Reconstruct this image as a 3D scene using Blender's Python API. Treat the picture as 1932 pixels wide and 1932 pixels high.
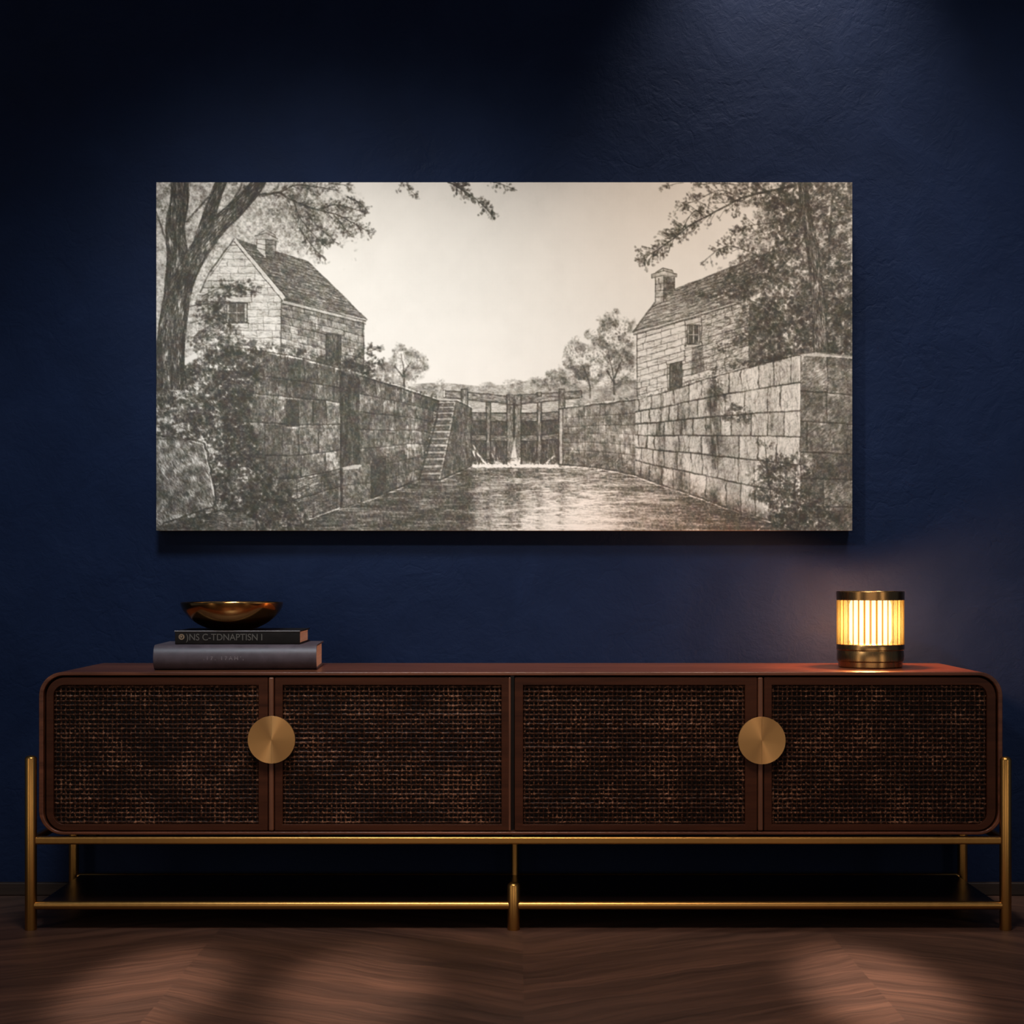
import bpy, bmesh, math, random
import numpy as np
from mathutils import Vector, Matrix

for o in list(bpy.data.objects):
    bpy.data.objects.remove(o, do_unlink=True)
SC = bpy.context.scene
COL = SC.collection
PI = math.pi

# ------------------------------------------------------------------ camera
# metres; x to the right, y towards the wall, z up.  y = 0 is the plane of the sideboard's front legs.
K, DIST, CX, HY = 0.0011, 3.52, 977.0, 1085.0      # metres per pixel at y = 0, camera distance, vanishing point
EYE = (1754.0 - HY) * K
cam = bpy.data.cameras.new('camera')
cam.sensor_width = 36.0
cam.lens = DIST / K / 1932.0 * 36.0
cam.shift_x = -(CX - 966.0) / 1932.0
cam.shift_y = (HY - 966.0) / 1932.0
cam_o = bpy.data.objects.new('camera', cam); COL.objects.link(cam_o)
cam_o.location = (0, -DIST, EYE); cam_o.rotation_euler = (PI / 2, 0, 0)
SC.camera = cam_o

def at(px, py, y=0.0):
    s = K * (1 + y / DIST)
    return ((px - CX) * s, y, EYE - (py - HY) * s)

# ------------------------------------------------------------------ world and lights
SC.view_settings.view_transform = 'Standard'; SC.view_settings.look = 'None'
SC.view_settings.exposure = 0.0; SC.view_settings.gamma = 1.0
SC.view_settings.use_curve_mapping = False
SC.cycles.use_denoising = True
SC.cycles.max_bounces = 8
SC.cycles.sample_clamp_indirect = 4.0
w = bpy.data.worlds.new('dim_room'); SC.world = w; w.use_nodes = True
w.node_tree.nodes['Background'].inputs['Color'].default_value = (0.45, 0.62, 1.0, 1)
w.node_tree.nodes['Background'].inputs['Strength'].default_value = 0.08

def aim(o, target):
    o.rotation_euler = (Vector(target) - o.location).to_track_quat('-Z', 'Y').to_euler()

def area(name, loc, target, size, power, col, size_y=None, spread=180):
    l = bpy.data.lights.new(name, 'AREA'); l.energy = power; l.color = col; l.size = size
    if size_y:
        l.shape = 'RECTANGLE'; l.size_y = size_y
    l.spread = math.radians(spread)
    o = bpy.data.objects.new(name, l); COL.objects.link(o); o.location = loc; aim(o, target); return o

def spot(name, loc, target, angle, blend, power, col, rad=0.05):
    l = bpy.data.lights.new(name, 'SPOT'); l.energy = power; l.color = col; l.shadow_soft_size = rad
    l.spot_size = math.radians(angle); l.spot_blend = blend
    o = bpy.data.objects.new(name, l); COL.objects.link(o); o.location = loc; aim(o, target); return o

# picture light: a framing track head high on the left, its beam wider than tall
k = spot('track_spot', (-1.75, -2.3, 3.05), (0.03, 0.36, 1.12), 34, 1.0, 425, (1.0, 0.965, 0.92), 0.13); k.scale = (1.0, 0.66, 1.0)
# soft cool fill over the wall from two added spots
k = spot('low_wash', (-0.55, -1.15, 3.0), (-0.50, 0.385, 0.76), 56, 1.0, 280, (0.74, 0.88, 1.0), 0.25); k.scale = (1.0, 0.55, 1.0)
spot('side_wash', (1.0, -1.15, 3.0), (1.02, 0.385, 1.12), 36, 1.0, 190, (0.92, 0.95, 1.0), 0.25)
# wall washer, upper right, close to the wall
spot('wall_washer', (0.66, 0.10, 2.66), (0.62, 0.385, 1.70), 64, 1.0, 112, (1.0, 0.84, 0.70), 0.05)
# three narrow ceiling downlights in front of the sideboard
for n, x, p in (('downlight', -0.66, 560), ('downlight', -0.29, 430), ('downlight', 0.64, 860)):
    k = spot(n, (x, -0.50, 2.75), (x, -0.50, 0.0), 18, 1.0, p, (1.0, 0.78, 0.62), 0.04)
    k.rotation_euler = (0, 0, 0); k.scale = (0.40, 1.0, 1.0)
spot('floor_fill', (0.0, -1.6, 2.75), (0.0, -0.75, 0.0), 64, 1.0, 210, (1.0, 0.80, 0.66), 0.3)
# dim softbox added behind the camera for the brass to mirror
area('brass_softbox', (0.0, -4.4, 0.85), (0.0, 0.0, 0.55), 3.0, 13, (1.0, 0.82, 0.66), 1.3)
for x, y, p in ((-2.5, -2.4, 7.5), (2.8, -3.4, 9.0)):
    area('softbox_strip', (x, y, 1.0), (0.0, 0.0, 0.5), 0.42, p, (1.0, 0.83, 0.64), 1.9)  # unseen strip lights added to put streaks on the brass

# ------------------------------------------------------------------ helpers
ORG = Vector((0, 0, 0))

def put(name, verts, faces, mat, parent=None, bevel=0.0, seg=2, smooth=True, harden=True, origin=None):
    me = bpy.data.meshes.new(name)
    org = ORG if origin is None else Vector(origin)
    me.from_pydata([tuple(Vector(v) - org) for v in verts], [], faces)
    me.validate(); me.update()
    bm = bmesh.new(); bm.from_mesh(me); bmesh.ops.recalc_face_normals(bm, faces=bm.faces); bm.to_mesh(me); bm.free()
    me.materials.append(mat)
    o = bpy.data.objects.new(name, me); COL.objects.link(o); o.location = org - ORG
    if smooth:
        me.polygons.foreach_set('use_smooth', [True] * len(me.polygons))
        me.set_sharp_from_angle(angle=math.radians(38))
    if bevel:
        b = o.modifiers.new('bevel', 'BEVEL'); b.width = bevel; b.segments = seg; b.limit_method = 'ANGLE'
        b.angle_limit = math.radians(38); b.harden_normals = harden
    if parent is not None:
        o.parent = parent
    return o

def thing(name, label, cat, loc, group=None, rz=0.0):
    global ORG
    o = bpy.data.objects.new(name, None); COL.objects.link(o)
    o.empty_display_size = 0.05; o.location = loc; o.rotation_euler = (0, 0, rz)
    o['label'] = label; o['category'] = cat
    if group:
        o['group'] = group
    ORG = Vector(loc)
    return o

def done():
    global ORG
    ORG = Vector((0, 0, 0))

def box(x0, x1, y0, y1, z0, z1):
    v = [(x, y, z) for x in (x0, x1) for y in (y0, y1) for z in (z0, z1)]
    f = [(0, 1, 3, 2), (4, 6, 7, 5), (0, 4, 5, 1), (2, 3, 7, 6), (0, 2, 6, 4), (1, 5, 7, 3)]
    return v, f

def lathe(prof, c, seg=64, cap0=True, cap1=True):
    v, f = [], []
    for r, z in prof:
        for i in range(seg):
            a = 2 * PI * i / seg
            v.append((c[0] + r * math.cos(a), c[1] + r * math.sin(a), c[2] + z))
    for j in range(len(prof) - 1):
        for i in range(seg):
            k = (i + 1) % seg
            f.append((j * seg + i, j * seg + k, (j + 1) * seg + k, (j + 1) * seg + i))
    if cap0:
        f.append(tuple(range(seg))[::-1])
    if cap1:
        f.append(tuple(range((len(prof) - 1) * seg, len(prof) * seg)))
    return v, f

def rod(p0, p1, prof, seg=24):
    """round bar from p0 to p1; prof = [(t in metres from p0, radius)]"""
    a, b = Vector(p0), Vector(p1); d = (b - a).normalized()
    u = d.orthogonal().normalized(); w_ = d.cross(u)
    v, f = [], []
    for t, r in prof:
        for i in range(seg):
            g = 2 * PI * i / seg
            v.append(a + d * t + (u * math.cos(g) + w_ * math.sin(g)) * r)
    for j in range(len(prof) - 1):
        for i in range(seg):
            k = (i + 1) % seg
            f.append((j * seg + i, j * seg + k, (j + 1) * seg + k, (j + 1) * seg + i))
    f.append(tuple(range(seg))[::-1]); f.append(tuple(range((len(prof) - 1) * seg, len(prof) * seg)))
    return v, f

def rrect(x0, x1, z0, z1, rad, n=10):
    """outline (x, z), radii in the order top-left, top-right, bottom-right, bottom-left"""
    tl, tr, br, bl = [max(r, 1e-5) for r in rad]
    out = []
    for cx, cz, r, a0 in ((x0 + tl, z1 - tl, tl, PI), (x1 - tr, z1 - tr, tr, PI / 2), (x1 - br, z0 + br, br, 0), (x0 + bl, z0 + bl, bl, -PI / 2)):
        for i in range(n + 1):
            a = a0 - PI / 2 * i / n
            out.append((cx + r * math.cos(a), cz + r * math.sin(a)))
    return out

def ring(outer, inner, y0, y1):
    n = len(outer)
    v = [(x, y0, z) for x, z in outer] + [(x, y0, z) for x, z in inner] + [(x, y1, z) for x, z in outer] + [(x, y1, z) for x, z in inner]
    f = []
    for i in range(n):
        k = (i + 1) % n
        f += [(i, k, n + k, n + i), (2 * n + i, 3 * n + i, 3 * n + k, 2 * n + k), (i, 2 * n + i, 2 * n + k, k), (n + i, n + k, 3 * n + k, 3 * n + i)]
    return v, f

def plate(outline, y0, y1):
    n = len(outline)
    v = [(x, y0, z) for x, z in outline] + [(x, y1, z) for x, z in outline]
    f = [tuple(range(n)), tuple(range(2 * n - 1, n - 1, -1))]
    for i in range(n):
        k = (i + 1) % n
        f.append((i, n + i, n + k, k))
    return v, f

# ------------------------------------------------------------------ materials
class NT:
    def __init__(self, name):
        self.m = bpy.data.materials.new(name); self.m.use_nodes = True
        self.t = self.m.node_tree; self.b = self.t.nodes['Principled BSDF']; self.out = self.t.nodes['Material Output']
    def n(self, typ, **kw):
        nd = self.t.nodes.new(typ)
        for k, v in kw.items():
            if k in nd.inputs.keys():
                nd.inputs[k].default_value = v
            else:
                setattr(nd, k, v)
        return nd
    def l(self, a, b):
        self.t.links.new(a, b)
    def math(self, op, a, b=None, c=None):
        nd = self.t.nodes.new('ShaderNodeMath'); nd.operation = op
        for i, x in enumerate((a, b, c)):
            if x is None:
                continue
            if isinstance(x, (int, float)):
                nd.inputs[i].default_value = x
            else:
                self.l(x, nd.inputs[i])
        return nd.outputs[0]
    def coords(self, scale=(1, 1, 1), kind='Object', rot=(0, 0, 0)):
        c = self.n('ShaderNodeTexCoord'); mp = self.n('ShaderNodeMapping')
        mp.inputs['Scale'].default_value = scale; mp.inputs['Rotation'].default_value = rot
        self.l(c.outputs[kind], mp.inputs['Vector']); return mp.outputs['Vector']
    def noise(self, vec, scale, detail=4, rough=0.55, dist=0.0):
        nd = self.n('ShaderNodeTexNoise'); nd.inputs['Scale'].default_value = scale; nd.inputs['Detail'].default_value = detail
        nd.inputs['Roughness'].default_value = rough; nd.inputs['Distortion'].default_value = dist
        self.l(vec, nd.inputs['Vector']); return nd.outputs['Fac']
    def ramp(self, fac, stops):
        nd = self.n('ShaderNodeValToRGB'); e = nd.color_ramp.elements
        while len(e) < len(stops):
            e.new(0.5)
        for i, (p, c) in enumerate(stops):
            e[i].position = p; e[i].color = (*c, 1)
        self.l(fac, nd.inputs['Fac']); return nd.outputs['Color']
    def bump(self, h, strength=0.3, dist=0.01):
        nd = self.n('ShaderNodeBump'); nd.inputs['Strength'].default_value = strength; nd.inputs['Distance'].default_value = dist
        self.l(h, nd.inputs['Height']); self.l(nd.outputs['Normal'], self.b.inputs['Normal']); return nd
    def set(self, **kw):
        for k, v in kw.items():
            k = k.replace('_', ' ')
            s = self.b.inputs[k]
            if isinstance(v, tuple):
                s.default_value = (*v, 1) if len(v) == 3 else v
            elif isinstance(v, (int, float)):
                s.default_value = v
            else:
                self.l(v, s)
        return self

def wood(name, dark, light, rough=0.38, axis='X', scale=1.0, spec=0.22):
    m = NT(name)
    sc = {'X': (1.2, 26, 26), 'Z': (26, 26, 1.2), 'Y': (26, 1.2, 26)}[axis]
    v = m.coords(tuple(s * scale for s in sc))
    a = m.noise(v, 1.6, 6, 0.6, 0.7)
    b = m.noise(m.coords(tuple(s * scale * 4 for s in sc)), 2.0, 3, 0.6)
    mix = m.math('MULTIPLY_ADD', b, 0.35, m.math('MULTIPLY', a, 0.75))
    mid = tuple((p + q) / 2 for p, q in zip(dark, light))
    m.set(Base_Color=m.ramp(mix, [(0.32, dark), (0.52, mid), (0.72, light)]), Roughness=rough)
    m.b.inputs['Specular IOR Level'].default_value = spec
    m.bump(mix, 0.12, 0.001)
    return m.m

def metal(name, col, rough, var=0.06, scale=(40, 40, 2)):
    m = NT(name)
    n = m.noise(m.coords(scale), 3.0, 4, 0.6)
    m.set(Base_Color=col, Metallic=1.0, Roughness=m.math('MULTIPLY_ADD', n, var * 2, rough - var))
    return m.m

# ------------------------------------------------------------------ setting: wall, floor, skirting
WALL_Y = 0.385

def wall_material():
    m = NT('navy_plaster')
    v = m.coords((1, 1, 1))
    big = m.noise(v, 1.7, 5, 0.6, 0.4); mid = m.noise(v, 7.0, 6, 0.62, 0.6); fine = m.noise(v, 60.0, 5, 0.65)
    t = m.math('MULTIPLY_ADD', mid, 0.45, m.math('MULTIPLY', big, 0.55))
    m.set(Base_Color=m.ramp(t, [(0.30, (0.0036, 0.0082, 0.025)), (0.52, (0.0055, 0.0116, 0.034)), (0.72, (0.0090, 0.0165, 0.044))]))
    m.set(Roughness=m.math('MULTIPLY_ADD', mid, 0.25, 0.5))
    m.b.inputs['Specular IOR Level'].default_value = 0.07
    vo = m.n('ShaderNodeTexVoronoi'); vo.feature = 'DISTANCE_TO_EDGE'; vo.inputs['Scale'].default_value = 9.0
    wv = m.n('ShaderNodeVectorMath'); wv.operation = 'ADD'
    nz = m.n('ShaderNodeTexNoise'); nz.inputs['Scale'].default_value = 14; nz.inputs['Detail'].default_value = 4
    m.l(v, nz.inputs['Vector']); sc = m.n('ShaderNodeVectorMath'); sc.operation = 'SCALE'; sc.inputs['Scale'].default_value = 0.16
    m.l(nz.outputs['Color'], sc.inputs[0]); m.l(v, wv.inputs[0]); m.l(sc.outputs[0], wv.inputs[1]); m.l(wv.outputs[0], vo.inputs['Vector'])
    crack = m.math('MINIMUM', m.math('MULTIPLY', vo.outputs['Distance'], 14.0), 1.0)
    patch = m.math('GREATER_THAN', m.noise(v, 2.6, 3, 0.5), 0.54)
    grit = m.noise(v, 38.0, 4, 0.6, 1.5)
    h = m.math('ADD', m.math('MULTIPLY', mid, 1.1), m.math('MULTIPLY', m.math('MULTIPLY', crack, patch), 0.10))
    h = m.math('ADD', h, m.math('MULTIPLY', grit, 0.35)); h = m.math('MULTIPLY_ADD', fine, 0.10, h)
    m.bump(h, 0.62, 0.006)
    return m.m

def floor_material():
    m = NT('dark_chevron_boards')
    c = m.n('ShaderNodeTexCoord'); s = m.n('ShaderNodeSeparateXYZ'); m.l(c.outputs['Object'], s.inputs[0])
    x, y = s.outputs['X'], s.outputs['Y']
    fold = m.math('PINGPONG', m.math('ADD', x, 20 * 1.26 - 0.64), 0.63)      # distance from the chevron's spine
    ca, sa = math.cos(math.radians(31)), math.sin(math.radians(31))
    along = m.math('SUBTRACT', m.math('MULTIPLY', fold, ca), m.math('MULTIPLY', y, sa))
    across = m.math('ADD', m.math('MULTIPLY', fold, sa), m.math('MULTIPLY', y, ca))
    across = m.math('ADD', across, m.math('MULTIPLY', m.noise(c.outputs['Object'], 2.6, 3, 0.6), 0.10))
    cell = m.math('DIVIDE', across, 0.095)
    idx = m.math('FLOOR', cell); fr = m.math('FRACT', cell)
    seam = m.math('LESS_THAN', m.math('MINIMUM', fr, m.math('SUBTRACT', 1.0, fr)), 0.012)
    wn = m.n('ShaderNodeTexWhiteNoise'); wn.noise_dimensions = '2D'
    cv = m.n('ShaderNodeCombineXYZ'); m.l(idx, cv.inputs[0]); m.l(m.math('FLOOR', m.math('DIVIDE', m.math('ADD', x, 20 * 1.26 - 0.64), 0.63)), cv.inputs[1])
    m.l(cv.outputs[0], wn.inputs['Vector'])
    g = m.n('ShaderNodeCombineXYZ'); m.l(m.math('MULTIPLY', along, 2.2), g.inputs[0]); m.l(m.math('MULTIPLY', across, 24.0), g.inputs[1])
    m.l(m.math('MULTIPLY', wn.outputs['Value'], 30.0), g.inputs[2])
    a = m.noise(g.outputs[0], 1.0, 7, 0.62, 0.9)
    g2 = m.n('ShaderNodeCombineXYZ'); m.l(m.math('MULTIPLY', along, 1.0), g2.inputs[0]); m.l(m.math('MULTIPLY', across, 7.0), g2.inputs[1]); m.l(m.math('MULTIPLY', wn.outputs['Value'], 12.0), g2.inputs[2])
    b = m.noise(g2.outputs[0], 1.0, 4, 0.6, 0.6)
    t = m.math('ADD', m.math('MULTIPLY', a, 0.42), m.math('MULTIPLY', b, 0.55))
    g3 = m.n('ShaderNodeCombineXYZ'); m.l(m.math('MULTIPLY', along, 5.0), g3.inputs[0]); m.l(m.math('MULTIPLY', across, 120.0), g3.inputs[1])
    t = m.math('ADD', t, m.math('MULTIPLY_ADD', m.noise(g3.outputs[0], 1.0, 4, 0.65, 0.4), 0.34, -0.17))
    t = m.math('ADD', t, m.math('MULTIPLY_ADD', wn.outputs['Value'], 0.07, -0.02))
    t = m.math('SUBTRACT', t, m.math('MULTIPLY', seam, 0.04))
    m.set(Base_Color=m.ramp(t, [(0.30, (0.020, 0.0095, 0.0068)), (0.50, (0.054, 0.026, 0.0175)), (0.72, (0.110, 0.051, 0.032))]))
    m.set(Roughness=m.math('MULTIPLY_ADD', a, 0.2, 0.42))
    m.b.inputs['Specular IOR Level'].default_value = 0.35
    m.bump(t, 0.15, 0.001)
    return m.m

o = put('wall_back', *box(-3.2, 3.2, WALL_Y, WALL_Y + 0.12, 0, 2.9), wall_material(), smooth=False); o['kind'] = 'structure'
o = put('floor', *box(-3.2, 3.2, -4.6, WALL_Y + 0.12, -0.06, 0), floor_material(), smooth=False); o['kind'] = 'structure'
SKIRT = wood('skirting_wood', (0.010, 0.006, 0.005), (0.030, 0.017, 0.012), 0.5)
v, f = box(-3.2, 3.2, WALL_Y - 0.014, WALL_Y, 0, 0.030)
o = put('baseboard_back', v, f, SKIRT, bevel=0.003); o['kind'] = 'structure'

# ------------------------------------------------------------------ sideboard
WOOD = wood('walnut', (0.030, 0.009, 0.0045), (0.165, 0.052, 0.023), 0.28, spec=0.38)
WOODV = wood('walnut_upright', (0.050, 0.017, 0.008), (0.165, 0.058, 0.026), 0.34, 'Z', spec=0.4)  # upright grain, colour brightened to stand for the closing strips' highlight
WOODF = wood('walnut_door_frame', (0.022, 0.0065, 0.003), (0.064, 0.019, 0.008), 0.42, spec=0.12)
DARKW = wood('blackened_wood', (0.003, 0.0015, 0.0012), (0.010, 0.005, 0.004), 0.30)
BACKING = wood('door_backing', (0.003, 0.0015, 0.001), (0.006, 0.003, 0.002), 0.8)
BRASS = metal('aged_brass', (0.50, 0.262, 0.072), 0.32)
def turned_brass():
    """disc brushed in circles about its own centre"""
    m = NT('turned_brass')
    c = m.n('ShaderNodeTexCoord')
    cr = m.n('ShaderNodeVectorMath'); cr.operation = 'CROSS_PRODUCT'; m.l(c.outputs['Object'], cr.inputs[0]); cr.inputs[1].default_value = (0, 1, 0)
    nm = m.n('ShaderNodeVectorMath'); nm.operation = 'NORMALIZE'; m.l(cr.outputs[0], nm.inputs[0])
    m.l(nm.outputs[0], m.b.inputs['Tangent'])
    ln = m.n('ShaderNodeVectorMath'); ln.operation = 'LENGTH'; m.l(c.outputs['Object'], ln.inputs[0])
    cv = m.n('ShaderNodeCombineXYZ'); m.l(ln.outputs['Value'], cv.inputs[0])
    n = m.noise(cv.outputs[0], 900.0, 3, 0.7)
    m.set(Base_Color=(0.58, 0.32, 0.12), Metallic=1.0, Roughness=m.math('MULTIPLY_ADD', n, 0.1, 0.33), Anisotropic=0.75, Anisotropic_Rotation=0.25)
    return m.m
PULL = turned_brass()

def cane_material():
    m = NT('woven_cane')
    v = m.coords((1, 1, 1))
    n = m.noise(v, 150.0, 3, 0.75); p = m.noise(v, 12.0, 4, 0.6)
    t = m.math('ADD', m.math('MULTIPLY', n, 0.8), m.math('MULTIPLY', p, 0.35))
    m.set(Base_Color=m.ramp(t, [(0.42, (0.008, 0.0027, 0.0011)), (0.60, (0.040, 0.0135, 0.0055)), (0.76, (0.34, 0.155, 0.085))]))  # sparse bright flecks in the colour stand for glints on the strands
    m.set(Roughness=m.math('MULTIPLY_ADD', n, -0.35, 0.62))
    m.b.inputs['Specular IOR Level'].default_value = 0.14
    return m.m
CANE = cane_material()

side = thing('sideboard', 'long low walnut sideboard with four cane doors and a brass tube frame', 'sideboard', (at(977, 0)[0] + 0.006, 0.17, 0))

BX0, BX1 = (73 - CX) * K, (1892 - CX) * K
BZ0, BZ1 = EYE - (1575 - HY) * K, EYE - (1268 - HY) * K
BY0, BY1 = 0.0, 0.362
def zpx(y): return EYE - (y - HY) * K
def xpx(x): return (x - CX) * K
outer = rrect(BX0, BX1, BZ0, BZ1, [0.050] * 4, 14)
inner = rrect(BX0 + 0.0095, BX1 - 0.0095, BZ0 + 0.006, BZ1 - 0.0075, [0.0425] * 4, 14)
put('carcass', *ring(outer, inner, BY0, BY1), WOOD, side, bevel=0.0022, seg=3)
put('back_panel', *plate(rrect(BX0 + 0.008, BX1 - 0.008, BZ0 + 0.005, BZ1 - 0.006, [0.044] * 4, 14), BY1 - 0.012, BY1 - 0.004), DARKW, side)
put('divider', *box(xpx(963), xpx(970), BY0 + 0.022, BY1 - 0.012, BZ0 + 0.004, BZ1 - 0.005), DARKW, side)

def cane(x0, x1, z0, z1, y, seed):
    """over-and-under weave of round strands"""
    r = random.Random(seed); P = 0.00965
    nx = max(2, round((x1 - x0) / P)); nz = max(2, round((z1 - z0) / P))
    px, pz = (x1 - x0) / nx, (z1 - z0) / nz
    v, f = [], []
    def strand(path, ra, rb, upv):
        base = len(v)
        for (x, yy, z) in path:
            for k in range(6):
                g = 2 * PI * k / 6
                o1, o2 = math.cos(g) * ra, math.sin(g) * rb
                v.append((x, yy + o2, z + o1) if upv else (x + o1, yy + o2, z))
        for j in range(len(path) - 1):
            for k in range(6):
                q = (k + 1) % 6
                f.append((base + j * 6 + k, base + j * 6 + q, base + (j + 1) * 6 + q, base + (j + 1) * 6 + k))
    A = 0.0013
    for j in range(nz):
        z = z0 + (j + .5) * pz + r.uniform(-.0005, .0005)
        ra = r.uniform(.0017, .0026); path = []; row = r.uniform(.6, 1.2)
        for i in range(nx * 2 + 1):
            up = i % 2 == 1                       # bulging forward over every upright strand
            path.append((x0 + i * px / 2, y - (A * row * r.uniform(.35, 1.5) if up else -A * .8), z + r.uniform(-.0005, .0005)))
        strand(path, ra, .0012, True)
    for i in range(nx):
        x = x0 + (i + .5) * px + r.uniform(-.0006, .0006)
        ra = r.uniform(.0013, .0021); path = []
        for j in range(nz + 1):
            path.append((x + r.uniform(-.0004, .0004), y + 0.0019 - r.uniform(0, .0010), z0 + j * pz))
        strand(path, ra, .0010, False)
    return v, f

DY = BY0 + 0.0035
DT, DB = zpx(1278), zpx(1568)
doors = []
R0 = 0.040; RI = 0.023
for k, (x0, x1, c0, c1, ro, ri) in enumerate((
        (86, 505, 100, 487, [R0, 0.002, 0.002, R0], [RI, .001, .001, RI]),
        (518, 962, 533, 946, [0.002] * 4, [.001] * 4),
        (971, 1429, 987, 1406, [0.002] * 4, [.001] * 4),
        (1442, 1880, 1457, 1863, [0.002, R0, R0, 0.002], [.001, RI, RI, .001]))):
    X0, X1, C0, C1 = xpx(x0), xpx(x1), xpx(c0), xpx(c1)
    Z0, Z1 = zpx(1556), zpx(1293)
    d = put('door', *ring(rrect(X0, X1, DB, DT, ro, 10), rrect(C0, C1, Z0, Z1, ri, 10), DY, DY + 0.018), WOODF, side, bevel=0.0016, seg=3)
    put('cane_panel', *cane(C0 - 0.001, C1 + 0.001, Z0 - 0.001, Z1 + 0.001, DY + 0.0065, 40 + k), CANE, d)
    put('backing', *plate(rrect(C0 - 0.006, C1 + 0.006, Z0 - 0.006, Z1 + 0.006, [RI + 0.004 if r > 0.01 else 0.002 for r in ri], 6), DY + 0.0115, DY + 0.0145), BACKING, d)
    doors.append(d)
# closing strips between the paired doors
for d, x0, x1 in ((doors[0], 506.5, 516.5), (doors[2], 1430, 1440)):
    put('closing_strip', *box(xpx(x0), xpx(x1), DY - 0.004, DY + 0.016, DB, DT), WOODV, d, bevel=0.0035, seg=4)
put('closing_strip', *box(xpx(959.5), xpx(964), DY - 0.0015, DY + 0.010, DB, DT), WOODV, doors[1], bevel=0.0018, seg=3)

def half_disc(cx, cy, rad, sgn):
    """half of a round pull; the face is slightly bowed towards the meeting edge"""
    n = 40; cols = 14; v, f = [], []
    y_f, y_b = DY - 0.0135, DY - 0.0065
    g = 0.00015
    for i in range(cols + 1):
        u = (i / cols)
        xx = g + (rad - g) * math.sin(u * PI / 2)
        h = math.sqrt(max(rad * rad - xx * xx, 1e-9))
        bow = 0.0002 * math.cos(xx / rad * PI / 2)
        for j in range(n + 1):
            z = -h + 2 * h * j / n
            v.append((cx + sgn * xx, y_f - bow, cy + z))
    m = len(v)
    v += [(x, y_b, z) for x, y, z in v]
    for i in range(cols):
        for j in range(n):
            a = i * (n + 1) + j
            f.append((a, a + 1, a + n + 2, a + n + 1)); f.append((m + a, m + a + n + 1, m + a + n + 2, m + a + 1))
    for j in range(n):
        f.append((j, m + j, m + j + 1, j + 1)); a = cols * (n + 1) + j; f.append((a, a + 1, m + a + 1, m + a))
    for i in range(cols):
        a, b = i * (n + 1), (i + 1) * (n + 1); f.append((a, b, m + b, m + a)); f.append((a + n, m + a + n, m + b + n, b + n))
    # short post to the door
    q = len(v)
    pv, pf = box(cx + sgn * 0.008 - 0.004, cx + sgn * 0.008 + 0.004, y_b - 0.001, DY + 0.001, cy - 0.012, cy + 0.012)
    v += pv; f += [tuple(q + i for i in t) for t in pf]
    return v, f
for dl, dr, px, py in ((doors[0], doors[1], 513.3, 1395), (doors[2], doors[3], 1436.3, 1396.5)):
    s = 44.5 * K
    put('pull', *half_disc(xpx(px), zpx(py), s, -1), PULL, dl, bevel=0.0007, seg=2, origin=(xpx(px), DY - 0.013, zpx(py)))
    put('pull', *half_disc(xpx(px), zpx(py), s, 1), PULL, dr, bevel=0.0007, seg=2, origin=(xpx(px), DY - 0.013, zpx(py)))

# brass frame
LX0, LX1, LXC = xpx(58.3), xpx(1897), xpx(969)
RY = 0.34
def dome(r, h):
    return [(0, r * .97), (0.0012, r), (h - r * .55, r), (h - r * .30, r * .88), (h - r * .12, r * .62), (h - r * .03, r * .3), (h, r * .08)]
for x, y, top, r in ((LX0, 0, zpx(1425), .0122), (LX1, 0, zpx(1427), .0122), (LX0, RY, zpx(1425), .0112), (LX1, RY, zpx(1427), .0112), (LXC, 0, zpx(1664), .0130)):
    put('leg', *rod((x, y, 0), (x, y, top), dome(r, top), 32), BRASS, side)
put('leg', *rod((LXC + .002, RY, 0), (LXC + .002, RY, BZ0), [(0, .0085), (BZ0, .0085)], 24), BRASS, side)
UZ0, UZ1 = zpx(1593), zpx(1578.5)
for y in (0.004, RY):
    put('upper_rail', *box(LX0 + .006, LX1 - .006, y - .009, y + .009, UZ0, UZ1), BRASS, side, bevel=0.004, seg=4)
for x in (LX0, LX1):
    put('side_rail', *box(x - .007, x + .007, .004, RY - .004, UZ0 + .001, UZ1 - .001), BRASS, side, bevel=0.004, seg=3)
for x in np.linspace(LX0 + .12, LX1 - .12, 5):
    put('bearer', *box(x - .012, x + .012, .012, RY - .008, UZ1 - .004, BZ0 + .001), DARKW, side)
LZ = zpx(1708)
for a, b in ((LX0 + .008, LXC - .010), (LXC + .010, LX1 - .008)):
    put('lower_rail', *rod((a, 0, LZ), (b, 0, LZ), [(0, .0088), (b - a, .0088)], 24), BRASS, side)
put('lower_rail', *rod((LX0 + .008, RY, LZ), (LX1 - .008, RY, LZ), [(0, .007), (LX1 - LX0 - .016, .007)], 20), BRASS, side)
put('shelf', *box(LX0 + .014, LX1 - .014, .006, RY - .004, LZ - .006, LZ + .004), DARKW, side, bevel=0.002)
done()
TOP = BZ1

# ------------------------------------------------------------------ books
def leather(name, a, b, rough, spec=0.5):
    m = NT(name)
    v = m.coords((1, 1, 1)); n = m.noise(v, 30, 6, 0.65, 0.5); g = m.noise(v, 600, 2, 0.5)
    m.set(Base_Color=m.ramp(n, [(0.3, a), (0.7, b)]), Roughness=m.math('MULTIPLY_ADD', n, 0.25, rough - 0.12))
    m.b.inputs['Specular IOR Level'].default_value = spec
    m.bump(m.math('MULTIPLY_ADD', g, 0.4, n), 0.18, 0.001)
    return m.m
def pages_material():
    m = NT('page_edges')
    v = m.coords((3, 3, 900)); n = m.noise(v, 1.0, 3, 0.6)
    m.set(Base_Color=m.ramp(n, [(0.3, (0.48, 0.33, 0.27)), (0.7, (0.72, 0.54, 0.46))]), Roughness=0.8); m.bump(n, 0.3, 0.0006)
    return m.m
PAGES = pages_material()
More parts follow.
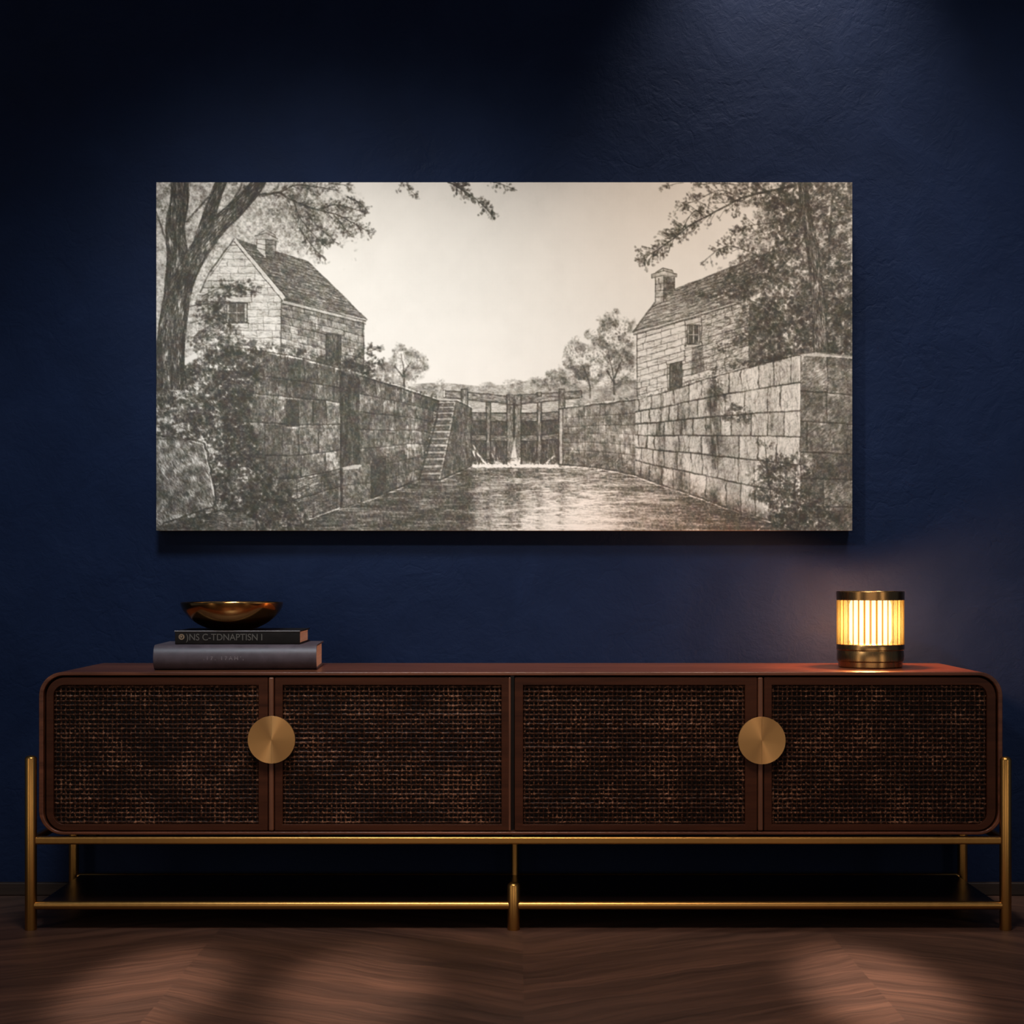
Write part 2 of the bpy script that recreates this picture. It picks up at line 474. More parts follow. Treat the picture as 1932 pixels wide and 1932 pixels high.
GREY = leather('grey_leather', (0.044, 0.031, 0.036), (0.082, 0.061, 0.070), 0.48, 0.4)
BLACK = leather('black_cloth', (0.005, 0.004, 0.0035), (0.011, 0.008, 0.007), 0.55, 0.15)
GREYED = leather('board_edge', (0.07, 0.062, 0.062), (0.12, 0.105, 0.105), 0.45)
INK = NT('spine_ink').set(Base_Color=(0.085, 0.074, 0.062), Roughness=0.5).m
INKD = NT('spine_ink_dull').set(Base_Color=(0.17, 0.14, 0.145), Roughness=0.5).m

def book(name, label, x0, x1, y0, dep, z0, th, mat, rz, rnd, over, group, board=0.003):
    """lying book: spine towards the camera, boards top and bottom, page block between"""
    b = thing(name, label, 'book', (x0, y0, z0), group, rz)
    v, f = [], []
    # C-shaped cover profile in (y, z), outer and inner loops
    n = 12; out, inn = [], []
    for i in range(n + 1):
        a = PI / 2 - PI * i / n
        zz = z0 + th / 2 + math.sin(a) * (th / 2)
        out.append((y0 - math.cos(a) * rnd, zz))
    for i in range(n + 1):
        a = PI / 2 - PI * i / n
        inn.append((y0 + board - math.cos(a) * rnd, z0 + th / 2 + math.sin(a) * (th / 2 - board)))
    loop = [(y0 + dep, z0 + th)] + out + [(y0 + dep, z0), (y0 + dep, z0 + board)] + inn[::-1] + [(y0 + dep, z0 + th - board)]
    m = len(loop)
    v = [(x0, y, z) for y, z in loop] + [(x1, y, z) for y, z in loop]
    f = [(i, (i + 1) % m, m + (i + 1) % m, m + i) for i in range(m)]
    for s in (0, m):
        k = n + 1
        # end caps: two boards and the spine strip, as quads between outer and inner loops
        q = [(s + 0, s + 1, s + m - 2, s + m - 1), (s + 1 + n, s + 2 + n, s + 3 + n, s + 4 + n)]
        for i in range(n):
            q.append((s + 1 + i, s + 2 + i, s + m - 3 - i, s + m - 2 - i))
        f += q
    put('cover', v, f, mat, b, bevel=0.0006, seg=2)
    put('pages', *box(x0 + over, x1 - over, y0 + board + 0.001, y0 + dep - over, z0 + board, z0 + th - board), PAGES, b)
    return b

def lettering(txt, x, y, z, size, mat, parent, sx=1.0, name='spine_lettering', squash=1.0):
    cu = bpy.data.curves.new('t', 'FONT'); cu.body = txt; cu.size = size; cu.extrude = 0.00015; cu.space_character = 1.0; cu.offset = 0.00005
    to = bpy.data.objects.new('t', cu); COL.objects.link(to)
    bpy.context.view_layer.update()
    me = bpy.data.meshes.new_from_object(to.evaluated_get(bpy.context.evaluated_depsgraph_get()))
    bpy.data.objects.remove(to, do_unlink=True); bpy.data.curves.remove(cu)
    me.transform(Matrix.Translation((x - ORG.x, y - ORG.y, z - ORG.z)) @ Matrix.Rotation(PI / 2, 4, 'X') @ Matrix.Diagonal((sx, squash, 1, 1)))
    me.materials.clear(); me.materials.append(mat); me.name = name
    o = bpy.data.objects.new(name, me); COL.objects.link(o); o.parent = parent
    return o

S1 = K * (1 + 0.079 / DIST)
bx0, bx1 = (292 - CX) * S1, (597 - CX) * S1
BT = 47 * S1
lower = book('book', 'thick grey leather book lying flat on the sideboard, under the black book', bx0, bx1, 0.080, 0.20, TOP + 0.0004, BT, GREY, math.radians(2.7), 0.024, 0.004, None, 0.0035)
lettering('. 1 7 .   1 7 A M \u2019 ,', bx0 + 0.105, 0.0562, TOP + 0.022, 0.0105, INKD, lower, 1.1)
done()
S2 = K * (1 + 0.098 / DIST)
cx0, cx1 = (330 - CX) * S2, (565.5 - CX) * S2
T2 = TOP + 0.0004 + BT + 0.0003
upper = book('book', 'slim black book with worn spine lettering, on the grey book beneath the bowl', cx0, cx1, 0.100, 0.185, T2, 0.0290, BLACK, math.radians(0.6), 0.0015, 0.004, None, 0.0028)
# light grey upper board edge
put('board_edge', *box(cx0 - 0.0018, cx1 + 0.0006, 0.0975, 0.103, T2 + 0.0290 - 0.0030, T2 + 0.0290 + 0.0004), GREYED, upper, bevel=0.0012, seg=2)
def circ(cx, cz, r, n=24):
    return [(cx + r * math.cos(2 * PI * i / n), cz - r * math.sin(2 * PI * i / n)) for i in range(n)]
ox, oz = cx0 + 0.0140, T2 + 0.0158
ov, of = ring(circ(ox, oz, 0.0062), circ(ox, oz, 0.0036), 0.0980, 0.0986)
dv, df = plate(circ(ox - 0.0004, oz + 0.0004, 0.0022), 0.0980, 0.0986)
put('spine_ornament', ov + dv, of + [tuple(len(ov) + i for i in f) for f in df], NT('spine_gilt').set(Base_Color=(0.20, 0.13, 0.075), Roughness=0.45).m, upper)
lettering(')NS C-TDNAPTISN I', cx0 + 0.0235, 0.0978, T2 + 0.0085, 0.0200, INK, upper, 0.93)
done()

# ------------------------------------------------------------------ bronze bowl
BOWLM = metal('polished_bronze', (0.54, 0.265, 0.08), 0.17, 0.05, (8, 8, 30))
SB = K * (1 + 0.175 / DIST)
bz = T2 + 0.0290 + 0.0006
bc = ((437 - CX) * SB, 0.180, bz)
hb = (EYE - (1137 - HY) * SB) - bz
R = 96 * SB
bowl = thing('bowl', 'wide shallow polished bronze bowl standing on the two stacked books', 'bowl', bc)
prof = [(R * .02, 0.0), (R * .40, 0.0), (R * .435, 0.0015)]
for i in range(1, 19):
    t = i / 18
    prof.append((R * (.435 + .565 * (math.sin(t * PI / 2) ** .92)) if False else R * (.435 + .565 * (1 - (1 - t) ** 1.75)), 0.0015 + (hb - 0.0015) * t ** 1.22))
rim = prof[-1]
inn = [(rim[0] - 0.0012, rim[1] + 0.0012), (rim[0] - 0.0030, rim[1] + 0.0002)]
for r, z in prof[-2:2:-1]:
    inn.append((r - 0.0034, z + 0.0030))
inn.append((R * .02, 0.0052))
put('shell', *lathe(prof + inn, bc, 96), BOWLM, bowl)
done()

# ------------------------------------------------------------------ table lamp
LMET = metal('lamp_bronze', (0.36, 0.20, 0.075), 0.27, 0.05, (60, 60, 2))
SL = K * (1 + 0.187 / DIST)
lc = ((1642 - CX) * SL, 0.187, TOP + 0.0003)
lamp = thing('table_lamp', 'small lit cylindrical lamp with ribbed glass and bronze bands, on the sideboard', 'lamp', lc)
def zl(py): return EYE - (py - HY) * SL - lc[2]
p_ = SL
base = [(p_ * 20, 0), (p_ * 57.5, 0), (p_ * 59.5, .002), (p_ * 59.5, .0125), (p_ * 60.5, .0135), (p_ * 62.2, .0150), (p_ * 62.2, zl(1229)), (p_ * 61.4, zl(1227.6)), (p_ * 61.4, zl(1226)), (p_ * 63, zl(1224.6)),
        (p_ * 63, zl(1216)), (p_ * 62.4, zl(1215)), (p_ * 20, zl(1215))]
put('base', *lathe(base, lc, 96), LMET, lamp)
tz0, tz1 = zl(1132), zl(1115.5)
top = [(p_ * 20, tz0), (p_ * 62.6, tz0), (p_ * 63.2, tz0 + .0008), (p_ * 63.2, tz1 - .001), (p_ * 62.2, tz1), (p_ * 59, tz1), (p_ * 58, tz1 - .003), (p_ * 20, tz1 - .003)]
put('top_band', *lathe(top, lc, 96), LMET, lamp)

def glass_material():
    m = NT('ribbed_amber_glass')
    lw = m.n('ShaderNodeLayerWeight'); lw.inputs['Blend'].default_value = 0.5
    edge = lw.outputs['Facing']
    tr = m.n('ShaderNodeBsdfTransparent'); m.l(m.ramp(edge, [(0.12, (0.95, 0.93, 0.86)), (0.55, (0.62, 0.36, 0.11))]), tr.inputs['Color'])
    ts = m.n('ShaderNodeBsdfTranslucent'); m.l(m.ramp(edge, [(0.12, (GK, GK * 1.55, GK * 0.95)), (0.5, (GK * .35, GK * .32, GK * .10))]), ts.inputs['Color'])
    a = m.n('ShaderNodeAddShader'); m.l(tr.outputs[0], a.inputs[0]); m.l(ts.outputs[0], a.inputs[1])
    m.l(a.outputs[0], m.out.inputs['Surface'])
    return m.m
GK = 0.0135
GLASS = glass_material()
def bulb_material():
    m = NT('glowing_bulb')
    em = m.n('ShaderNodeEmission'); em.inputs['Color'].default_value = (1.0, 0.80, 0.50, 1); em.inputs['Strength'].default_value = 0.75
    tr = m.n('ShaderNodeBsdfTransparent'); a = m.n('ShaderNodeAddShader')
    m.l(em.outputs[0], a.inputs[0]); m.l(tr.outputs[0], a.inputs[1]); m.l(a.outputs[0], m.out.inputs['Surface'])
    return m.m
fl = bpy.data.lights.new('filament', 'POINT'); fl.energy = 19; fl.color = (1.0, 0.46, 0.22); fl.shadow_soft_size = 0.02
fo = bpy.data.objects.new('filament', fl); COL.objects.link(fo); fo.location = (0, 0, (zl(1215) + zl(1132)) / 2); fo.parent = lamp
gz0, gz1 = zl(1215), zl(1132)
nr = 32
rr = PI * p_ * 57 / nr * 0.985
for i in range(nr):
    a = 2 * PI * (i + .5) / nr
    x, y = lc[0] + math.cos(a) * p_ * 57.3, lc[1] + math.sin(a) * p_ * 57.3
    put('glass_rod', *rod((x, y, lc[2] + gz0), (x, y, lc[2] + gz1), [(0, rr), (gz1 - gz0, rr)], 14), GLASS, lamp)
put('bulb', *lathe([(p_ * 6, gz0), (p_ * 36, gz0 + .001), (p_ * 39, gz0 + .010), (p_ * 39, gz1 - .010), (p_ * 36, gz1 - .001), (p_ * 6, gz1)], lc, 32), bulb_material(), lamp)
done()

# ------------------------------------------------------------------ canvas print
PF = 0.345                                         # front face of the canvas
x0, _, z1 = at(295, 344, PF); x1, _, z0 = at(1608, 1001, PF)
pic = thing('canvas_print', 'wide unframed canvas with a pencil drawing of a canal lock, on the navy wall', 'picture', ((x0 + x1) / 2, WALL_Y, z0))

def canvas_material(name, printed):
    m = NT(name)
    v = m.coords((1, 1, 1))
    s = m.n('ShaderNodeSeparateXYZ'); m.l(v, s.inputs[0])
    wx = m.math('SINE', m.math('MULTIPLY', s.outputs['X'], 2100.0)); wz = m.math('SINE', m.math('MULTIPLY', s.outputs['Z'], 2100.0))
    if printed:
        at_ = m.n('ShaderNodeAttribute'); at_.attribute_name = 'print'
        m.l(at_.outputs['Color'], m.b.inputs['Base Color'])
    else:
        m.set(Base_Color=m.ramp(m.noise(v, 20, 3, 0.5), [(0.3, (0.20, 0.17, 0.14)), (0.7, (0.30, 0.26, 0.22))]))
    m.set(Roughness=0.85); m.b.inputs['Specular IOR Level'].default_value = 0.15
    m.bump(m.math('MULTIPLY', wx, wz), 0.08, 0.0003)
    return m.m
SIDE_M = canvas_material('canvas_side', False)
put('canvas_wrap', *box(x0, x1, PF + 0.0006, WALL_Y - 0.0005, z0, z1), SIDE_M, pic, smooth=False)

def draw_lock_print():
    """Pencil-style canal lock drawing, computed as ink density on a W x H grid (returns linear RGB)."""
    W, H = 1313, 657
    X0, Y0 = 295.0, 344.0
    rng = np.random.default_rng(11)
    KL, KH = .55, .6
    YY, XX = np.mgrid[0:H, 0:W].astype(np.float32)
    XX = XX + 0.5; YY = YY + 0.5
    ink = np.zeros((H, W), np.float32)

    def vnoise(cx, cy=None, seed=0):
        cy = cy or cx
        r = np.random.default_rng(seed)
        gw, gh = int(W / cx) + 3, int(H / cy) + 3
        g = r.random((gh, gw)).astype(np.float32)
        fx, fy = XX / cx, YY / cy
        ix, iy = fx.astype(int), fy.astype(int)
        tx, ty = fx - ix, fy - iy
        tx = tx * tx * (3 - 2 * tx); ty = ty * ty * (3 - 2 * ty)
        a = g[iy, ix] * (1 - tx) + g[iy, ix + 1] * tx
        b = g[iy + 1, ix] * (1 - tx) + g[iy + 1, ix + 1] * tx
        return a * (1 - ty) + b * ty

    def fbm(c, o=4, seed=0, cy=None):
        s = 0; t = 0; a = 1.0
        for k in range(o):
            s = s + a * vnoise(max(c / 2 ** k, 1.2), max((cy or c) / 2 ** k, 1.2), seed * 17 + k)
            t += a; a *= 0.55
        return s / t

    N3, N6, N14, N40 = fbm(3, 2, 1), fbm(6, 3, 2), fbm(14, 3, 3), fbm(40, 4, 4)
    N18 = fbm(18, 4, 8)
    NV = fbm(5, 3, 5, 22)          # vertical streaks
    NH = fbm(46, 3, 6, 4)          # horizontal ripples

    def con(n, k):
        return np.clip((n - 0.5) * k + 0.5, 0, 1)

    def L(pts):
        p = np.array(pts, np.float32)
        return p - np.array([X0, Y0], np.float32)

    def poly(pts):
        p = L(pts)
        m = np.zeros((H, W), np.float32)
        x0, y0 = np.floor(p.min(0)).astype(int) - 1
        x1, y1 = np.ceil(p.max(0)).astype(int) + 1
        x0, y0 = max(x0, 0), max(y0, 0); x1, y1 = min(x1, W), min(y1, H)
        if x1 <= x0 or y1 <= y0:
            return m
        yy, xx = np.mgrid[y0:y1, x0:x1]
        acc = np.zeros(xx.shape, np.float32)
        for sx, sy in ((.25, .25), (.75, .25), (.25, .75), (.75, .75)):
            px, py = xx + sx, yy + sy
            ins = np.zeros(xx.shape, bool)
            for i in range(len(p)):
                ax, ay = p[i]; bx, by = p[i - 1]
                if ay == by:
                    continue
                c = ((ay > py) != (by > py)) & (px < (bx - ax) * (py - ay) / (by - ay) + ax)
                ins ^= c
            acc += ins
        m[y0:y1, x0:x1] = acc / 4
        return m

    def blur(a, n):
        for _ in range(n):
            b = np.pad(a, 1, mode='edge')
            a = (b[:-2, 1:-1] + b[2:, 1:-1] + b[1:-1, :-2] + b[1:-1, 2:] + 2 * a) / 6
        return a

    def splat(x, y, w):
        x = x.ravel() - 0.5; y = y.ravel() - 0.5; w = w.ravel()
        ok = (x > -1) & (y > -1) & (x < W) & (y < H)
        x, y, w = x[ok], y[ok], w[ok]
        if not len(x):
            return
        ix, iy = np.floor(x).astype(int), np.floor(y).astype(int)
        tx, ty = x - ix, y - iy
        bx, by = ix.min(), iy.min()
        bw, bh = ix.max() - bx + 2, iy.max() - by + 2
        buf = np.zeros(bw * bh)
        for dx in (0, 1):
            for dy in (0, 1):
                ww = w * (tx if dx else 1 - tx) * (ty if dy else 1 - ty)
                buf += np.bincount((iy - by + dy) * bw + ix - bx + dx, ww, bw * bh)
        buf = buf.reshape(bh, bw)
        x0, y0 = max(bx, 0), max(by, 0); x1, y1 = min(bx + bw, W), min(by + bh, H)
        v = ink[y0:y1, x0:x1]
        np.maximum(v + buf[y0 - by:y1 - by, x0 - bx:x1 - bx], 0, out=v, casting='unsafe')

    def strokes(x, y, ang, ln, dens, wid=1.0, curv=0.0, mask=None, taper=0.7):
        """x, y local arrays; short tapered pencil strokes"""
        n = len(x)
        if n == 0:
            return
        ang = np.broadcast_to(np.asarray(ang, float), (n,)); ln = np.broadcast_to(np.asarray(ln, float), (n,))
        dens = np.broadcast_to(np.asarray(dens, float), (n,)); curv = np.broadcast_to(np.asarray(curv, float), (n,))
        wid = np.broadcast_to(np.asarray(wid, float), (n,))
        K = max(3, int(ln.max() / 0.8))
        t = np.linspace(-.5, .5, K)[None]
        a = ang[:, None] + curv[:, None] * t
        px = x[:, None] + np.cos(a) * t * ln[:, None]
        py = y[:, None] + np.sin(a) * t * ln[:, None]
        prof = (1 - taper * (2 * np.abs(t)) ** 2)
        w0 = dens[:, None] * prof * (ln[:, None] / K)
        nw = max(1, int(round(wid.max() / 0.8)))
        for k in range(nw):
            o = 0 if nw == 1 else (k / (nw - 1) - .5)
            ox = -np.sin(a) * o * wid[:, None] * prof; oy = np.cos(a) * o * wid[:, None] * prof
            qx, qy = px + ox, py + oy
            ww = w0 * (wid[:, None] / nw)
            if mask is not None:
                mx = np.clip(qx, 0, W - 1).astype(int); my = np.clip(qy, 0, H - 1).astype(int)
                ww = ww * mask[my, mx]
            splat(qx, qy, ww)

    def pick(mask, n):
        c = np.cumsum(mask.ravel().astype(np.float64))
        if c[-1] <= 0:
            return np.zeros(0), np.zeros(0)
        i = np.searchsorted(c, rng.random(n) * c[-1])
        return (i % W) + rng.random(n), (i // W) + rng.random(n)

    def hatch(mask, per, ang, aj, l0, l1, dens, wid=1.0, curv=0.5, clip=True):
        n = int(mask.sum() * per)
        x, y = pick(mask, n)
        strokes(x, y, ang + rng.normal(0, aj, n), rng.uniform(l0, l1, n), KH * dens * rng.uniform(.4, 1.5, n), wid,
                rng.normal(0, curv, n), mask if clip else None)

    def tone(mask, d, amp=0.5, n=None):
        nonlocal ink
        n = N6 if n is None else n
        ink = ink + mask * d * (1 + amp * 2 * (n - .5) * 2)
        ink = np.maximum(ink, 0)

    def clear(mask, keep=0.0):
        nonlocal ink
        ink = ink * (1 - mask * (1 - keep))

    def curve(pts, n=24):
        p = np.array(pts, float)
        if len(p) < 3:
            t = np.linspace(0, 1, n)[:, None]
            return p[0] * (1 - t) + p[-1] * t
        q = np.vstack([2 * p[0] - p[1], p, 2 * p[-1] - p[-2]])
        out = []
        for i in range(1, len(q) - 2):
            t = np.linspace(0, 1, n, endpoint=False)[:, None]
            a, b, c, d = q[i - 1], q[i], q[i + 1], q[i + 2]
            out.append(.5 * (2 * b + (c - a) * t + (2 * a - 5 * b + 4 * c - d) * t ** 2 + (3 * b - a - 3 * c + d) * t ** 3))
        return np.vstack(out + [p[-1:]])

    def line(pts, w=1.2, dens=1.0, smooth=False, wob=0.4, w1=None):
        p = curve(pts) if smooth else np.array(pts, float)
        p = p - [X0, Y0]
        seg = np.hypot(*np.diff(p, axis=0).T)
        s = np.r_[0, np.cumsum(seg)]
        n = max(2, int(s[-1] / 0.6))
        u = np.linspace(0, s[-1], n)
        x = np.interp(u, s, p[:, 0]); y = np.interp(u, s, p[:, 1])
        k = max(2, int(s[-1] / 9))
        wx = np.interp(u, np.linspace(0, s[-1], k), rng.normal(0, wob, k)); wy = np.interp(u, np.linspace(0, s[-1], k), rng.normal(0, wob, k))
        pr = np.interp(u, np.linspace(0, s[-1], k), rng.uniform(.55, 1.2, k))
        x = x + wx; y = y + wy
        dx, dy = np.gradient(x), np.gradient(y); dl = np.hypot(dx, dy) + 1e-6
        ww = np.linspace(w, w if w1 is None else w1, n)
        nw = max(1, int(round(max(ww) / 0.7)))
        for j in range(nw):
            o = 0 if nw == 1 else j / (nw - 1) - .5
            splat(x - dy / dl * o * ww, y + dx / dl * o * ww, dens * pr * 0.85 * ww / nw)

    def leaves(x, y, size, dens, ang=None, light=0.0):
        n = len(x)
        if ang is None:
            ang = rng.uniform(0, np.pi, n)
        s = size * rng.uniform(.6, 1.4, n)
        d = KL * dens * rng.uniform(.5, 1.4, n)
        if light:
            d = np.where(rng.random(n) < light, -0.8 * dens, d)
        strokes(x, y, ang, s, d, np.full(n, size * .5), rng.normal(0, .8, n), taper=.9)

    def scrub(mask, per=0.05, size=6, dens=1.2, base=0.5, light=0.25, clump=None):
        """leafy scribble: base tone, dark leaf dabs, lifted lights"""
        c = con((N14 * .6 + N6 * .4) if clump is None else clump, 2.2)
        tone(mask, base, .45, con(N6, 2.0))
        n = int(mask.sum() * per * 1.3)
        x, y = pick(mask * (.3 + c), n)
        leaves(x, y, size * .85, dens)
        x, y = pick(mask * (1.2 - c), int(n * light * 1.3))
        leaves(x, y, size * .75, -dens * .9)
        hatch(mask * (.3 + c), per * .9, -.6, .7, 4, 11, dens * .7, 1.0, 1.2, clip=False)

    def blob(cx, cy, rx, ry, seed, rough=0.35, soft=0.12):
        x, y = cx - X0, cy - Y0
        n = np.roll(N18, (seed * 131 % H, seed * 257 % W), (0, 1))
        r = np.hypot((XX - x) / rx, (YY - y) / ry) + (n - .5) * 2 * rough
        return np.clip((1 - r) / soft, 0, 1)

    def spray(pts, n, spread, size=6, dens=1.3, w=2.0, w1=.6, bd=1.4, per=6, start=.1):
        """a leafy branch: tapering stem, twigs, and leaf groups at the twig ends"""
        line(pts, w, bd, True, .5, w1)
        c = curve(pts)
        for _ in range(int(n * .72)):
            t = start + (1 - start) * rng.random()
            i = min(int(t * (len(c) - 1)), len(c) - 2)
            d = c[i + 1] - c[i]; a = np.arctan2(d[1], d[0])
            a2 = a + rng.choice([-1, 1]) * rng.uniform(.3, 1.3)
            ln = spread * rng.uniform(.2, 1.1) * (1.15 - .5 * t)
            e = c[i] + ln * np.array([np.cos(a2), np.sin(a2)])
            line([c[i], e], .8, bd * .5, wob=.3)
            k = rng.integers(per // 2, per + 2)
            u = rng.random(k)
            lx = c[i][0] + (e[0] - c[i][0]) * (.45 + .7 * u) + rng.normal(0, size * .55, k) - X0
            ly = c[i][1] + (e[1] - c[i][1]) * (.45 + .7 * u) + rng.normal(0, size * .55, k) - Y0
            leaves(lx, ly, size * .9, dens * 1.12, a2 + rng.normal(0, .7, k))

    def interp(pts, x):
        p = np.array(pts, float)
        return np.interp(x, p[:, 0] - X0, p[:, 1] - Y0)

    def wall(top, bot, fr, jw, base, vary=.25, joint=1.3, seed=0, x0=None, x1=None, streak=.35, lw=1.1, hi=.5):
        """coursed stone between two polylines; fr = course fractions, jw(x) = block width"""
        nonlocal ink
        r = np.random.default_rng(seed)
        xa = (x0 or top[0][0]) - X0; xb = (x1 or top[-1][0]) - X0
        wob = (N14 - .5) * 5
        tp, bt = interp(top, XX[0])[None], interp(bot, XX[0])[None]
        m = ((XX >= xa) & (XX <= xb) & (YY >= tp) & (YY <= bt)).astype(np.float32)
        hgt = np.maximum(bt - tp, 1)
        v = (YY + wob * .55 - tp) / hgt
        fr = np.array(fr)
        ci = np.clip(np.searchsorted(fr, v.ravel()).reshape(v.shape) - 1, 0, len(fr) - 2)
        dh = np.full((H, W), 99., np.float32); below = np.zeros((H, W), np.float32)
        for f in fr[1:-1]:
            d = (v - f) * hgt
            dh = np.minimum(dh, np.abs(d))
            below = np.maximum(below, np.exp(-((d - 2.6) / 1.3) ** 2))
        dv = np.full((H, W), 99., np.float32); side = np.zeros((H, W), np.float32)
        tn = np.zeros((H, W), np.float32)
        xw = XX + (N14 - .5) * 4 + wob * .3
        for c in range(len(fr) - 1):
            js = [xa + r.uniform(.2, .9) * jw(xa + X0)]
            while js[-1] < xb:
                js.append(js[-1] + jw(js[-1] + X0) * r.uniform(.6, 1.35))
            js = np.array(js)
            s = ci == c
            b = np.searchsorted(js, xw[s])
            tn[s] = r.normal(0, 1, len(js) + 2)[b]
            near = np.full(b.shape, 99., np.float32); sd = np.zeros(b.shape, np.float32)
            for j in (b - 1, b):
                ok = (j >= 0) & (j < len(js))
                d = xw[s] - js[np.clip(j, 0, len(js) - 1)]
                near = np.where(ok, np.minimum(near, np.abs(d)), near)
                sd = np.maximum(sd, np.where(ok, np.exp(-((d - 2.4) / 1.2) ** 2), 0))
            dv[s] = near; side[s] = sd
        d = base * (1 + vary * tn + .9 * (con(N6, 1.6) - .5) + streak * 2 * (con(NV, 1.8) - .5))
        d = d + .35 * base * (con(N40, 2.2) - .5) * 2
        J = np.exp(-(dh / lw) ** 2) * (.45 + .9 * con(N40, 2)) + .75 * np.exp(-(dv / (lw * .85)) ** 2) * (.3 + con(N14, 2.4))
        d = d + joint * J - hi * base * (below * .7 + side * .5)
        d = np.maximum(d, 0.04)
        ink = ink * (1 - m) + d * m
        return m

    # ---------------------------------------------------------------- sky
    ink += .02 * (N40 - .3)
    ink += .02 * np.clip(1 - YY / 70, 0, 1) * con(N40, 1.5)

    # ------------------------------------------------- distance behind the gate
    hz = poly([(690, 735), (740, 728), (830, 722), (905, 729), (960, 726), (1010, 716), (1060, 712), (1210, 720), (1210, 790), (690, 790)])
    tone(hz, .32, .5, N14)
    hatch(hz, .06, 0.0, .25, 6, 16, .25)
    for cx, cy, rx, ry, d, s in ((1095, 683, 36, 50, .5, 31), (1158, 655, 50, 66, .56, 32), (1050, 715, 28, 24, .42, 33), (1015, 722, 22, 13, .34, 34),
                                 (970, 727, 26, 9, .26, 35), (920, 728, 22, 7, .22, 41), (762, 686, 36, 36, .42, 36), (728, 700, 22, 22, .38, 37), (795, 692, 16, 20, .42, 38),
                                 (830, 729, 13, 13, .36, 39), (750, 722, 46, 18, .3, 40), (1130, 712, 80, 22, .45, 42), (862, 738, 20, 9, .28, 43)):
        m = blob(cx, cy, rx, ry, s, .5, .3)
        clear(m, .5)
        tone(m, d * .55, .8, con(N14, 2.2))
        x, y = pick(m, int(m.sum() * .09)); leaves(x, y, 4.2, d * 1.05)
        x, y = pick(m, int(m.sum() * .02)); leaves(x, y, 3.5, -d * 1.2)
        hatch(m, .05, -.9, .5, 4, 9, d * .6, clip=False)
    for p in (([(763, 735), (762, 700), (757, 668)]), ([(762, 706), (776, 684)]), ([(761, 712), (744, 690)]),
              ([(1114, 752), (1112, 722), (1100, 690)]), ([(1159, 745), (1158, 712), (1150, 676)]), ([(1159, 715), (1172, 684)]), ([(1146, 700), (1157, 720)])):
        line(p, 2.6, .9, True, .4, 1)
    far = poly([(880, 756), (1070, 756), (1070, 800), (880, 800)])
    clear(far, .15); tone(far, .12, .6, NH)
    hatch(far, .04, 0, .08, 10, 24, .3)

    # ------------------------------------------------- foliage behind the left house
    bg = np.clip(blob(470, 420, 190, 120, 51, .45, .35) + poly([(295, 344), (430, 344), (430, 640), (295, 700)]), 0, 1)
    scrub(bg, .06, 5.5, .30, .14, .35)
    bg2 = blob(590, 415, 110, 62, 52, .55, .4)
    scrub(bg2, .05, 5, .24, .08, .3)

    # ------------------------------------------------- left house
    gable = poly([(443, 450), (537, 565), (531, 566), (531, 665), (400, 665), (372, 640), (380, 549)])
    side = poly([(531, 566), (686, 606), (686, 700), (531, 665)])
    clear(gable); clear(side)
    def jw_l(x): return 26
    wall([(372, 449), (537, 449)], [(372, 665), (537, 665)], np.linspace(0, 1, 17), jw_l, .11, .4, .55, 3, streak=.3, lw=.8)
    ink *= 1.0
    keep = poly([(443, 449), (537, 563), (700, 604), (700, 344), (600, 344), (443, 344)])
    # roof plane, chimney
    roof = poly([(447, 453), (582, 495), (693, 604), (536, 565)])
    # wipe wall strokes that spilled above the gable slopes
    tri_r = poly([(444, 448), (537, 448), (537, 563)]); tri_l = poly([(372, 448), (443, 448), (378, 552), (372, 552)])
    clear(np.clip(tri_r + tri_l - roof, 0, 1))
    scrub(np.clip(tri_l + tri_r - roof, 0, 1), .06, 5.5, .30, .14, .35)
    hatch(gable, .035, 0.05, .2, 5, 16, .38)
    hatch(gable * poly([(372, 560), (430, 540), (440, 660), (372, 660)]), .09, -.6, .4, 6, 14, .5)
    wall([(531, 566), (688, 607)], [(531, 668), (688, 706)], np.linspace(0, 1, 8), lambda x: 24, .40, .25, .7, 4, streak=.3, lw=.9)
    side = poly([(531, 566), (686, 606), (686, 706), (531, 668)])
    hatch(side, .06, 1.35, .12, 6, 18, .35); hatch(side, .05, .25, .1, 6, 20, .4)
    clear(roof)
    tone(roof, .42, .5, N6)
    for k in range(15):
        t = (k + .5) / 15
        a = (447 + (536 - 447) * t, 453 + (565 - 453) * t); b = (582 + (693 - 582) * t, 495 + (604 - 495) * t)
        line([a, b], .9, .62, wob=.8)
    hatch(roof, .10, .29, .06, 8, 26, .42)
    hatch(roof * poly([(440, 440), (520, 470), (600, 590), (530, 570)]), .08, .29, .06, 8, 20, .5)
    hatch(roof, .03, 1.0, .1, 4, 8, .6)
    line([(447, 453), (582, 495)], 1.6, 1.2); line([(582, 495), (693, 604)], 1.3, 1.1); line([(536, 566), (691, 607)], 2.4, 1.4)
    bar = poly([(441, 452), (445, 449), (540, 561), (534, 566)]); clear(bar); tone(bar, .12); line([(445, 449), (540, 561)], 1, 1.0); line([(442, 456), (534, 568)], 1, 1.0)
    line([(443, 450), (394, 517), (378, 552)], 1.8, 1.0); line([(439, 462), (398, 520)], .8, .6)
    eav = poly([(534, 567), (691, 607), (691, 611), (533, 572)]); clear(eav); tone(eav, .25); line([(533, 573), (690, 612)], 1, 1.2)
    ch1 = poly([(485, 452), (502, 452), (502, 487), (485, 470)]); ch2 = poly([(502, 452), (521, 452), (521, 478), (516, 489), (502, 474)])
    cap = poly([(482, 447), (502, 440), (525, 451), (525, 456), (502, 452), (482, 452)]); top = poly([(489, 443), (502, 434), (519, 444), (519, 450), (502, 442)])
